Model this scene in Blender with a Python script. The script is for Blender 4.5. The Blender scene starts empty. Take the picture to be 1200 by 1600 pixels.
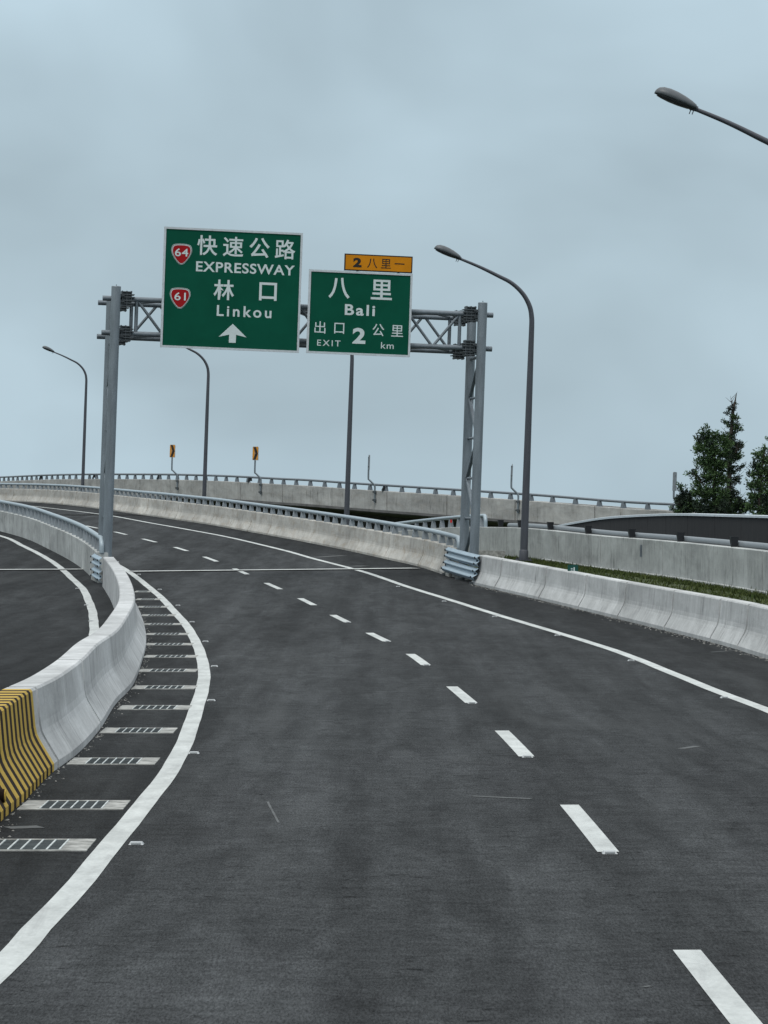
import bpy, bmesh, math, random
from mathutils import Vector, Matrix
random.seed(7)
SC = bpy.context.scene
COL = SC.collection
PI = math.pi

# ------------------------------------------------------------------ camera, world, sun, exposure
ROLL = math.radians(2.0)          # the phone was held 2 degrees off level; the road is banked by the same amount
FPX, CX, CY = 5500.0, 600.0, 800.0
CAM = Vector((0, 0, 2.65))
cs, sn = math.cos(ROLL), math.sin(ROLL)

cd = bpy.data.cameras.new('camera')
cd.sensor_fit = 'VERTICAL'
cd.sensor_height = 36
cd.lens = 36 * FPX / 1600
cd.clip_start = 0.5
cd.clip_end = 8000
cam = bpy.data.objects.new('camera', cd)
COL.objects.link(cam)
cam.matrix_world = Matrix(((cs, -sn, 0, CAM.x), (0, 0, -1, CAM.y), (sn, cs, 0, CAM.z), (0, 0, 0, 1)))
SC.camera = cam

SUN_EL, SUN_AZ = math.radians(60), math.radians(-150)   # azimuth measured from +Y (view direction) towards +X
wd = bpy.data.worlds.new('World')
SC.world = wd
wd.use_nodes = True
wn, wl = wd.node_tree.nodes, wd.node_tree.links
wn.clear()
def WN(t, **k):
    n = wn.new(t)
    for a, b in k.items():
        setattr(n, a, b)
    return n
w_out = WN('ShaderNodeOutputWorld')
w_bg = WN('ShaderNodeBackground')
w_bg.inputs['Strength'].default_value = 0.1
w_sky = WN('ShaderNodeTexSky', sky_type='NISHITA', sun_disc=False, sun_elevation=SUN_EL, sun_rotation=SUN_AZ)
w_sky.air_density = 1.0
w_sky.dust_density = 3.0
w_tc = WN('ShaderNodeTexCoord')
w_sep = WN('ShaderNodeSeparateXYZ')
wl.new(w_tc.outputs['Generated'], w_sep.inputs[0])
w_map = WN('ShaderNodeMapping')
w_map.inputs['Scale'].default_value = (1.0, 1.0, 1.6)
w_map.inputs['Rotation'].default_value = (0, 0.25, 0)
wl.new(w_tc.outputs['Generated'], w_map.inputs[0])
w_n1 = WN('ShaderNodeTexNoise')
w_n1.inputs['Scale'].default_value = 7.0
w_n1.inputs['Detail'].default_value = 4.0
w_n1.inputs['Roughness'].default_value = 0.45
w_n1.inputs['Distortion'].default_value = 0.3
wl.new(w_map.outputs[0], w_n1.inputs['Vector'])
w_r = WN('ShaderNodeMapRange')                      # cloud cover: thicker and thinner patches
w_r.inputs['From Min'].default_value = 0.36
w_r.inputs['From Max'].default_value = 0.64
w_r.inputs['To Min'].default_value = 0.84
w_r.inputs['To Max'].default_value = 1.12
wl.new(w_n1.outputs['Fac'], w_r.inputs['Value'])
w_g = WN('ShaderNodeMapRange')                      # overcast sky: the zenith is brighter than the horizon
w_g.inputs['From Min'].default_value = 0.12
w_g.inputs['From Max'].default_value = 1.0
w_g.inputs['To Min'].default_value = 1.0
w_g.inputs['To Max'].default_value = 3.6
wl.new(w_sep.outputs['Z'], w_g.inputs['Value'])
w_m = WN('ShaderNodeMath', operation='MULTIPLY')
wl.new(w_r.outputs[0], w_m.inputs[0])
wl.new(w_g.outputs[0], w_m.inputs[1])
w_c = WN('ShaderNodeVectorMath', operation='SCALE')
w_cm = WN('ShaderNodeMix', data_type='RGBA')
w_cm.inputs[6].default_value = (4.55, 5.84, 6.62, 1)        # bluish cloud low down, whiter overhead
w_cm.inputs[7].default_value = (4.9, 5.1, 5.2, 1)
w_cr = WN('ShaderNodeMapRange')
w_cr.inputs['From Min'].default_value = 0.15
w_cr.inputs['From Max'].default_value = 0.5
wl.new(w_sep.outputs['Z'], w_cr.inputs['Value'])
wl.new(w_cr.outputs[0], w_cm.inputs['Factor'])
wl.new(w_cm.outputs[2], w_c.inputs[0])
wl.new(w_m.outputs[0], w_c.inputs['Scale'])
w_mix = WN('ShaderNodeMix', data_type='RGBA')
w_mix.inputs['Factor'].default_value = 0.93
wl.new(w_sky.outputs[0], w_mix.inputs[6])
wl.new(w_c.outputs[0], w_mix.inputs[7])
wl.new(w_mix.outputs[2], w_bg.inputs['Color'])
wl.new(w_bg.outputs[0], w_out.inputs[0])

sd = bpy.data.lights.new('sun', 'SUN')
sd.energy = 1.5
sd.angle = math.radians(20)
sd.color = (1.0, 0.96, 0.9)
sun = bpy.data.objects.new('sun', sd)
COL.objects.link(sun)
sdir = Vector((math.sin(SUN_AZ) * math.cos(SUN_EL), math.cos(SUN_AZ) * math.cos(SUN_EL), math.sin(SUN_EL)))
sun.location = (0, 0, 60)
sun.rotation_euler = (-sdir).to_track_quat('-Z', 'Y').to_euler()

SC.view_settings.view_transform = 'Standard'
SC.view_settings.look = 'None'
SC.view_settings.exposure = 0.0
SC.view_settings.gamma = 1.0
SC.view_settings.use_curve_mapping = False

# ------------------------------------------------------------------ geometry of the place
# D frame: x to the right, y along the first stretch of road, z square to the banked road; W() turns it upright
def W(x, y, z):
    return Vector((x * cs - z * sn, y, x * sn + z * cs)) + CAM
def R(px, py, Y):                 # sight line through a point of the photograph, at depth Y
    return ((px - CX) * Y / FPX, Y, -(py - CY) * Y / FPX)
def WR(px, py, Y):
    return W(*R(px, py, Y))

class Curve1:                     # smooth one-dimensional interpolation
    def __init__(s, pts):
        s.x = [p[0] for p in pts]; s.y = [p[1] for p in pts]
        n = len(pts); s.m = []
        for i in range(n):
            a, b = max(i - 1, 0), min(i + 1, n - 1)
            s.m.append((s.y[b] - s.y[a]) / (s.x[b] - s.x[a]))
    def __call__(s, t):
        if t <= s.x[0]: return s.y[0] + s.m[0] * (t - s.x[0])
        if t >= s.x[-1]: return s.y[-1] + s.m[-1] * (t - s.x[-1])
        i = 0
        while s.x[i + 1] < t: i += 1
        h = s.x[i + 1] - s.x[i]; u = (t - s.x[i]) / h
        return ((2*u**3 - 3*u**2 + 1) * s.y[i] + (u**3 - 2*u**2 + u) * h * s.m[i]
                + (-2*u**3 + 3*u**2) * s.y[i + 1] + (u**3 - u**2) * h * s.m[i + 1])
_g = [(Y, -(14577 / Y - 15) * Y / FPX) for Y in (-40, 1, 20, 40, 55)]
_g += [(Y, -(y - 800) * Y / FPX) for Y, y in ((70.6, 990), (80.5, 961.5), (90.4, 935), (100.3, 911), (110.1, 888.7),
       (119.9, 870), (129.7, 855), (139.4, 842), (149.2, 831), (158.9, 821), (168.6, 813), (177, 807), (187, 801.5),
       (197, 796.3), (208, 791.3), (220, 787), (240, 782.6), (270, 778), (300, 774))]
G = Curve1(_g)                    # height of the road along its length
def gp(px, py):                   # where a sight line meets the road
    k = -(py - CY) / FPX
    a, b = 8.0, 8.0
    while b < 320 and k * b - G(b) > 0: a = b; b += 1.5
    for _ in range(40):
        m = (a + b) / 2
        if k * m - G(m) > 0: a = m
        else: b = m
    return ((px - CX) * a / FPX, a)

def catmull(pts, step):
    out = []
    n = len(pts)
    for i in range(n - 1):
        p0, p1, p2, p3 = pts[max(i-1, 0)], pts[i], pts[i+1], pts[min(i+2, n-1)]
        L = math.dist(p1, p2)
        k = max(1, int(round(L / step)))
        for j in range(k):
            t = j / k
            out.append(tuple(0.5 * ((2*b) + (-a + c)*t + (2*a - 5*b + 4*c - d)*t*t + (-a + 3*b - 3*c + d)*t**3)
                             for a, b, c, d in zip(p0, p1, p2, p3)))
    out.append(tuple(pts[-1]))
    return out

class Path:                       # plan curve (x, y[, z]); stations know length along it and the normal to the right
    def __init__(s, pts, step=1.0, smooth=0):
        q = catmull([tuple(p) for p in pts], step)
        for _ in range(smooth):
            q = [q[0]] + [tuple((a + 2*b + c) / 4 for a, b, c in zip(q[i-1], q[i], q[i+1])) for i in range(1, len(q)-1)] + [q[-1]]
        s.p = q
        s.s = [0.0]
        for i in range(1, len(q)): s.s.append(s.s[-1] + math.dist(q[i][:2], q[i-1][:2]))
        s.L = s.s[-1]
    def at(s, d):                 # -> point, normal
        i = 0
        if d >= s.L: i = len(s.p) - 2
        else:
            lo, hi = 0, len(s.s) - 1
            while hi - lo > 1:
                m = (lo + hi) // 2
                if s.s[m] <= d: lo = m
                else: hi = m
            i = lo
        a, b = s.p[i], s.p[i+1]
        t = (d - s.s[i]) / max(1e-6, s.s[i+1] - s.s[i])
        p = tuple(u + (v - u) * t for u, v in zip(a, b))
        i0, i1 = max(i - 1, 0), min(i + 2, len(s.p) - 1)
        ta = (s.p[i1][0] - s.p[i0][0], s.p[i1][1] - s.p[i0][1])
        l = math.hypot(*ta) or 1
        return p, (ta[1] / l, -ta[0] / l)
    def xat(s, Y):
        for i in range(len(s.p) - 1):
            a, b = s.p[i], s.p[i+1]
            if (a[1] <= Y <= b[1]): return a[0] + (b[0] - a[0]) * (Y - a[1]) / max(1e-6, b[1] - a[1])
        a, b = (s.p[0], s.p[1]) if Y < s.p[0][1] else (s.p[-2], s.p[-1])
        return a[0] + (b[0] - a[0]) * (Y - a[1]) / (b[1] - a[1])
    def sat(s, Y):
        for i in range(len(s.p) - 1):
            a, b = s.p[i], s.p[i+1]
            if (a[1] <= Y <= b[1]): return s.s[i] + (s.s[i+1] - s.s[i]) * (Y - a[1]) / max(1e-6, b[1] - a[1])
        return 0 if Y < s.p[0][1] else s.L

# ------------------------------------------------------------------ mesh helpers
class MB:
    def __init__(s):
        s.v, s.f, s.uv, s.mi, s.sm = [], [], [], [], []
    def face(s, vs, uv=None, mi=0, smooth=False):
        b = len(s.v)
        s.v += [Vector(p) for p in vs]
        s.f.append(tuple(range(b, b + len(vs)))); s.uv.append(uv); s.mi.append(mi); s.sm.append(smooth)
    def grid(s, rows, uvs=None, close=False, mi=0, smooth=False):   # rows of equal length, shared vertices
        b = len(s.v); n = len(rows[0])
        for r in rows: s.v += [Vector(p) for p in r]
        for i in range(len(rows) - 1):
            for j in range(n if close else n - 1):
                k = (j + 1) % n
                s.f.append((b + i*n + j, b + i*n + k, b + (i+1)*n + k, b + (i+1)*n + j))
                if uvs:
                    jj = j + 1
                    s.uv.append((uvs[i][j], uvs[i][jj], uvs[i+1][jj], uvs[i+1][j]))
                else: s.uv.append(None)
                s.mi.append(mi); s.sm.append(smooth)
    def box(s, c, size, M=None, mi=0, taper=(1, 1)):                # taper: scale of the top face
        c = Vector(c); hx, hy, hz = size[0]/2, size[1]/2, size[2]/2
        P = []
        for z in (-1, 1):
            tx, ty = taper if z > 0 else (1, 1)
            for x, y in ((-1, -1), (1, -1), (1, 1), (-1, 1)):
                v = Vector((x*hx*tx, y*hy*ty, z*hz))
                P.append(c + (M @ v if M else v))
        b = len(s.v); s.v += P
        for f in ((3, 2, 1, 0), (4, 5, 6, 7), (0, 1, 5, 4), (1, 2, 6, 5), (2, 3, 7, 6), (3, 0, 4, 7)):
            s.f.append(tuple(b + i for i in f)); s.uv.append(None); s.mi.append(mi); s.sm.append(False)
    def tube(s, pts, rad, n=12, cap=True, mi=0):
        pts = [Vector(p) for p in pts]
        rs = rad if isinstance(rad, (list, tuple)) else [rad] * len(pts)
        rows = []
        t0 = (pts[1] - pts[0]).normalized()
        u = t0.orthogonal().normalized()
        for i, p in enumerate(pts):
            t = (pts[min(i+1, len(pts)-1)] - pts[max(i-1, 0)]).normalized()
            u = (u - t * u.dot(t)).normalized()
            w = t.cross(u)
            rows.append([p + (u*math.cos(a) + w*math.sin(a)) * rs[i] for a in [2*PI*k/n for k in range(n)]])
        s.grid(rows, close=True, mi=mi, smooth=True)
        if cap:
            for r, rev in ((rows[0], True), (rows[-1], False)):
                s.face(list(reversed(r)) if rev else r, mi=mi)
    def prism(s, poly, M, depth, mi=0):                             # flat outline (x, z) in M's plane, thickness along -y
        n = len(poly)
        fr = [M @ Vector((x, 0, z)) for x, z in poly]
        bk = [M @ Vector((x, depth, z)) for x, z in poly]
        s.face(fr, mi=mi); s.face(list(reversed(bk)), mi=mi)
        for i in range(n):
            j = (i + 1) % n
            s.face([fr[j], fr[i], bk[i], bk[j]], mi=mi)
    def build(s, name, mats, parent=None, origin=None):
        if not isinstance(mats, (list, tuple)): mats = [mats]
        o0 = Vector(origin) if origin is not None else Vector((0, 0, 0))
        me = bpy.data.meshes.new(name)
        me.from_pydata([v - o0 for v in s.v], [], s.f)
        for m in mats: me.materials.append(m)
        me.polygons.foreach_set('material_index', s.mi)
        me.polygons.foreach_set('use_smooth', s.sm)
        if any(u for u in s.uv):
            lay = me.uv_layers.new(name='UVMap').data
            k = 0
            for f, u in zip(s.f, s.uv):
                for c in range(len(f)):
                    if u: lay[k].uv = u[c]
                    k += 1
        me.update()
        o = bpy.data.objects.new(name, me)
        COL.objects.link(o)
        o.location = o0
        if parent:
            o.parent = parent
            if origin is not None: o.location = o0 - parent.location
        return o
def tag(o, label=None, cat=None, group=None, kind=None):
    if label: o['label'] = label
    if cat: o['category'] = cat
    if group: o['group'] = group
    if kind: o['kind'] = kind
    return o
def empty(name, loc, rz=0.0):
    o = bpy.data.objects.new(name, None)
    o.empty_display_size = 0.5
    COL.objects.link(o)
    o.location = loc; o.rotation_euler = (0, 0, rz)
    return o
def copy_tree(o, parent=None):
    c = o.copy(); COL.objects.link(c)
    if parent: c.parent = parent
    for ch in list(o.children): copy_tree(ch, c)
    return c

def sweep(mb, path, prof, z, s0=0.0, s1=None, step=1.0, joints=(), inset=0.03, half=0.011, mi=0, caps=True):
    """outline prof [(offset to the right, height)] carried along path; z(p) is the base height; grooves at joints"""
    s1 = path.L if s1 is None else s1
    n = max(1, int((s1 - s0) / step))
    st = [(s0 + (s1 - s0) * i / n, 0) for i in range(n + 1)]
    for j in joints:
        if s0 + 0.2 < j < s1 - 0.2:
            st = [q for q in st if abs(q[0] - j) > half + 0.05]
            st += [(j - half - 0.004, 0), (j - half, 1), (j + half, 1), (j + half + 0.004, 0)]
    st.sort()
    cx = sum(p[0] for p in prof) / len(prof); top = max(p[1] for p in prof)
    per = [0.0]
    cl = prof + [prof[0]]
    for a, b in zip(cl, cl[1:]): per.append(per[-1] + math.dist(a, b))
    rows, uvs = [], []
    for d, g in st:
        p, nr = path.at(d)
        zb = z(p)
        row = []
        for o, h in prof:
            if g:
                o = o + (inset if o < cx else -inset); h = h - min(inset, 0.05) if h > top - 0.05 else h
            row.append(W(p[0] + nr[0]*o, p[1] + nr[1]*o, zb + h))
        rows.append(row); uvs.append([(d, q) for q in per])
    mb.grid(rows, uvs, close=True, mi=mi)
    if caps:
        mb.face(list(reversed(rows[0])), [(s0, q) for q in per[:-1]], mi=mi)
        mb.face(rows[-1], [(s1, q) for q in per[:-1]], mi=mi)
def ribbon(mb, path, w, dz, s0=0.0, s1=None, step=0.7, off=0.0, wob=0.0, mi=0, zf=None):
    s1 = path.L if s1 is None else s1
    n = max(1, int((s1 - s0) / step))
    rows, uvs = [], []
    zf = zf or (lambda p: G(p[1]))
    for i in range(n + 1):
        d = s0 + (s1 - s0) * i / n
        p, nr = path.at(d)
        j = wob * (math.sin(d*1.3) * 0.5 + math.sin(d*0.47 + 2) * 0.6 + math.sin(d*3.1 + 1) * 0.22)
        rows.append([W(p[0] + nr[0]*o, p[1] + nr[1]*o, zf(p) + dz) for o in (off - w/2 + j, off + w/2 + j)])
        uvs.append([(d, 0), (d, w)])
    mb.grid(rows, uvs, mi=mi)

# ------------------------------------------------------------------ materials
class NT:
    def __init__(s, name):
        s.m = bpy.data.materials.new(name); s.m.use_nodes = True
        s.t = s.m.node_tree; s.b = s.t.nodes['Principled BSDF']
        s.geo = s.t.nodes.new('ShaderNodeNewGeometry')
    def n(s, t, **k):
        x = s.t.nodes.new(t)
        for a, b in k.items(): setattr(x, a, b)
        return x
    def put(s, sock, v):
        if hasattr(v, 'is_linked'): s.t.links.new(v, sock)
        else: sock.default_value = v
    def pos(s): return s.geo.outputs['Position']
    def uv(s): return s.n('ShaderNodeTexCoord').outputs['UV']
    def obj(s): return s.n('ShaderNodeTexCoord').outputs['Object']
    def scaled(s, v, sc):
        x = s.n('ShaderNodeVectorMath', operation='MULTIPLY'); s.put(x.inputs[0], v); x.inputs[1].default_value = sc
        return x.outputs[0]
    def noise(s, v, scale, detail=3, rough=0.55, dist=0.0):
        x = s.n('ShaderNodeTexNoise'); s.put(x.inputs['Vector'], v)
        x.inputs['Scale'].default_value = scale; x.inputs['Detail'].default_value = detail
        x.inputs['Roughness'].default_value = rough; x.inputs['Distortion'].default_value = dist
        return x.outputs['Fac']
    def rng(s, v, a, b, c, d, clamp=True):
        x = s.n('ShaderNodeMapRange', clamp=clamp); s.put(x.inputs['Value'], v)
        for nm, q in zip(('From Min', 'From Max', 'To Min', 'To Max'), (a, b, c, d)): x.inputs[nm].default_value = q
        return x.outputs[0]
    def math(s, op, a, b=0.0):
        x = s.n('ShaderNodeMath', operation=op); s.put(x.inputs[0], a); s.put(x.inputs[1], b)
        return x.outputs[0]
    def mul(s, *a):
        r = a[0]
        for q in a[1:]: r = s.math('MULTIPLY', r, q)
        return r
    def tone(s, col, f):
        x = s.n('ShaderNodeVectorMath', operation='SCALE'); s.put(x.inputs[0], col); s.put(x.inputs['Scale'], f)
        return x.outputs[0]
    def mix(s, f, a, b):
        x = s.n('ShaderNodeMix', data_type='RGBA'); s.put(x.inputs['Factor'], f)
        for i, c in ((6, a), (7, b)): s.put(x.inputs[i], c + (1,) if isinstance(c, tuple) and len(c) == 3 else c)
        return x.outputs[2]
    def bump(s, h, strength, dist):
        x = s.n('ShaderNodeBump'); s.put(x.inputs['Height'], h)
        x.inputs['Strength'].default_value = strength; x.inputs['Distance'].default_value = dist
        s.t.links.new(x.outputs[0], s.b.inputs['Normal'])
    def out(s, col, rough=0.8, metal=0.0, spec=0.5):
        s.put(s.b.inputs['Base Color'], col + (1,) if isinstance(col, tuple) and len(col) == 3 else col)
        s.put(s.b.inputs['Roughness'], rough)
        s.b.inputs['Metallic'].default_value = metal
        s.b.inputs['Specular IOR Level'].default_value = spec
        return s.m

def m_concrete(name, col, streak=0.35, stain=0.25, warm=0.0, seg=6.0, drip=1.0):
    m = NT(name); u = m.uv()
    gate = m.noise(m.scaled(u, (0.55, 0.9, 1)), 1.0, 3, 0.6)             # where the streaks gather
    g = m.rng(gate, 0.38, 0.62, 0.1, 1.0)
    drips = m.noise(m.scaled(u, (4.2, 0.5, 1)), 1.0, 6, 0.7, 0.3)
    f1 = m.math('SUBTRACT', 1.0, m.mul(m.rng(drips, 0.36, 0.66, streak, -0.05), g))
    dark = m.noise(m.scaled(u, (9.0, 1.1, 1)), 0.9, 3, 0.6, 0.2)
    f2 = m.math('SUBTRACT', 1.0, m.mul(m.rng(dark, 0.60, 0.68, 0.0, 0.5 * drip), g))
    low = m.noise(m.scaled(u, (0.4, 1.1, 1)), 1.0, 5, 0.65, 0.6)
    f3 = m.rng(low, 0.34, 0.66, 1 - stain, 1.10)
    spots = m.noise(m.scaled(u, (2.6, 2.6, 1)), 1.0, 5, 0.7, 0.5)
    f6 = m.rng(spots, 0.32, 0.68, 0.90, 1.07)
    grain = m.noise(m.pos(), 26, 4, 0.75)
    f4 = m.rng(grain, 0.28, 0.72, 0.86, 1.10)
    x = m.n('ShaderNodeSeparateXYZ'); m.put(x.inputs[0], u)
    cell = m.math('FLOOR', m.math('DIVIDE', x.outputs[0], seg))
    wn_ = m.n('ShaderNodeTexWhiteNoise', noise_dimensions='1D'); m.put(wn_.inputs['W'], cell)
    f5 = m.rng(wn_.outputs['Value'], 0, 1, 0.86, 1.06)
    c = m.tone(col, m.mul(f1, f2, f3, f4, f5, f6))
    if warm:
        rust = m.noise(m.scaled(u, (0.9, 2.5, 1)), 1.3, 5, 0.7, 0.4)
        c = m.mix(m.rng(rust, 0.48, 0.72, 0, warm), c, (0.20, 0.145, 0.085))
    m.bump(m.math('ADD', grain, m.math('MULTIPLY', low, 2.0)), 0.3, 0.02)
    return m.out(c, 0.88, 0, 0.15)

def m_asphalt():
    m = NT('asphalt'); p = m.pos()
    u = m.n('ShaderNodeSeparateXYZ'); m.put(u.inputs[0], m.uv()); u = u.outputs[0]     # 0 to 2 across the two lanes
    wob = m.rng(m.noise(m.scaled(p, (1.5, 0.10, 1)), 1.0, 4, 0.6), 0.3, 0.7, -0.10, 0.10)
    uw = m.math('ADD', u, wob)
    lanes = m.mul(m.rng(uw, -0.06, 0.10, 0.0, 1.0), m.rng(uw, 1.92, 2.06, 1.0, 0.0))
    track = m.math('COSINE', m.math('MULTIPLY', uw, 4 * math.pi))                      # wheel tracks
    f7 = m.math('ADD', m.math('ADD', 0.76, m.math('MULTIPLY', lanes, 0.34)), m.mul(lanes, track, -0.07))
    big = m.noise(m.scaled(p, (0.20, 0.035, 0.2)), 1.0, 4, 0.55, 0.8)
    f1 = m.rng(big, 0.36, 0.64, 0.78, 1.24)
    lane = m.noise(m.scaled(p, (1.3, 0.015, 0.2)), 1.0, 4, 0.6)          # lengthwise wear
    f2 = m.rng(lane, 0.36, 0.64, 0.80, 1.20)
    blot = m.noise(m.scaled(p, (2.2, 0.32, 1)), 1.0, 6, 0.66, 0.7)
    f3 = m.rng(blot, 0.36, 0.64, 0.78, 1.22)
    wisp = m.noise(m.scaled(p, (1.7, 2.6, 1)), 1.6, 6, 0.72, 0.9)
    f6 = m.rng(wisp, 0.34, 0.66, 0.78, 1.22)
    crk = m.noise(m.scaled(p, (5.0, 9.0, 1)), 1.0, 4, 0.7, 1.2)
    gate = m.noise(m.scaled(p, (0.7, 0.16, 1)), 1.0, 3, 0.6)
    f5 = m.math('ADD', 1.0, m.math('MULTIPLY', m.rng(crk, 0.32, 0.43, -0.7, 0.0), m.rng(gate, 0.40, 0.55, 0.0, 1.0)))
    grain = m.noise(m.scaled(p, (1, 0.16, 1)), 75, 2, 0.8)               # stones, drawn out by the roller
    f4 = m.rng(grain, 0.30, 0.70, 0.52, 1.50)
    speck = m.noise(m.scaled(p, (1, 0.2, 1)), 42, 2, 0.6)
    c = m.tone((0.0310, 0.0333, 0.0350), m.mul(f1, f2, f3, f4, f5, f6, f7))
    dust = m.noise(m.scaled(p, (0.55, 0.07, 1)), 1.0, 6, 0.68, 1.0)
    c = m.mix(m.rng(dust, 0.54, 0.74, 0, 0.42), c, (0.064, 0.068, 0.070))
    c = m.mix(m.rng(speck, 0.74, 0.80, 0, 0.45), c, (0.11, 0.11, 0.108))
    wear = m.noise(m.scaled(p, (1.6, 4.2, 1)), 0.55, 6, 0.74, 0.4)
    c = m.mix(m.mul(m.rng(wear, 0.64, 0.78, 0, 0.30), m.rng(gate, 0.40, 0.55, 0.0, 1.0)), c, (0.11, 0.112, 0.112))
    m.bump(grain, 0.3, 0.008)
    return m.out(c, 0.92, 0, 0.05)

def m_paint(name, col=(0.47, 0.495, 0.485), dirt=0.34):
    m = NT(name); p = m.pos()
    a = m.noise(m.scaled(p, (2.0, 0.8, 1)), 1.4, 5, 0.65, 0.4)
    b = m.noise(m.scaled(p, (6, 3, 1)), 4, 4, 0.7)
    c = m.tone(col, m.mul(m.rng(a, 0.3, 0.7, 1 - dirt, 1.05), m.rng(b, 0.3, 0.7, 0.88, 1.06)))
    chip = m.noise(m.scaled(p, (3, 7, 1)), 3.0, 5, 0.8)
    c = m.mix(m.rng(chip, 0.64, 0.74, 0, 0.6), c, (0.14, 0.14, 0.14))
    tyre = m.noise(m.scaled(p, (5.0, 0.5, 1)), 1.0, 5, 0.7, 0.5)
    c = m.mix(m.rng(tyre, 0.52, 0.72, 0, 0.45), c, (0.20, 0.205, 0.205))
    return m.out(c, 0.6, 0, 0.4)

def m_metal(name, col, rough=0.45, metal=0.5, mott=0.22, drip=True):
    m = NT(name); p = m.pos()
    a = m.noise(m.scaled(p, (3.5, 3.5, 0.5 if drip else 3.5)), 1.6, 4, 0.65)
    b = m.noise(p, 26, 2, 0.6)
    c = m.tone(col, m.mul(m.rng(a, 0.3, 0.7, 1 - mott, 1 + mott), m.rng(b, 0.3, 0.7, 0.92, 1.08)))
    return m.out(c, m.rng(a, 0.3, 0.7, rough - 0.08, rough + 0.12), metal, 0.5)

def m_plain(name, col, rough=0.5, metal=0.0, var=0.1, scale=5.0, spec=0.25):
    m = NT(name)
    a = m.noise(m.pos(), scale, 4, 0.6)
    return m.out(m.tone(col, m.rng(a, 0.3, 0.7, 1 - var, 1 + var)), rough, metal, spec)

def m_stripes():
    m = NT('yellow_black_stripes'); u = m.uv()
    x = m.n('ShaderNodeSeparateXYZ'); m.put(x.inputs[0], u)
    wob = m.noise(m.scaled(u, (1.2, 1.6, 1)), 1.0, 3, 0.5)
    k = m.math('FRACT', m.math('ADD', m.math('DIVIDE', x.outputs[0], 0.44), m.rng(wob, 0, 1, -0.06, 0.06)))
    f = m.rng(k, 0.5, 0.54, 0, 1)
    a = m.noise(m.scaled(u, (6, 0.7, 1)), 1.3, 5, 0.65)
    ye = m.tone((0.46, 0.315, 0.065), m.rng(a, 0.3, 0.7, 0.7, 1.1))
    bl = m.tone((0.016, 0.010, 0.007), m.rng(a, 0.3, 0.7, 0.7, 1.5))
    return m.out(m.mix(f, ye, bl), 0.75, 0, 0.08)

def m_grass(name, a=(0.022, 0.036, 0.010), b=(0.048, 0.058, 0.020), scale=2.0):
    m = NT(name)
    n = m.noise(m.pos(), scale, 5, 0.65)
    k = m.noise(m.pos(), scale * 14, 3, 0.7)
    c = m.mix(m.rng(n, 0.35, 0.65, 0, 1), a, b)
    return m.out(m.tone(c, m.rng(k, 0.3, 0.7, 0.6, 1.35)), 0.9, 0, 0.2)

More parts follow.
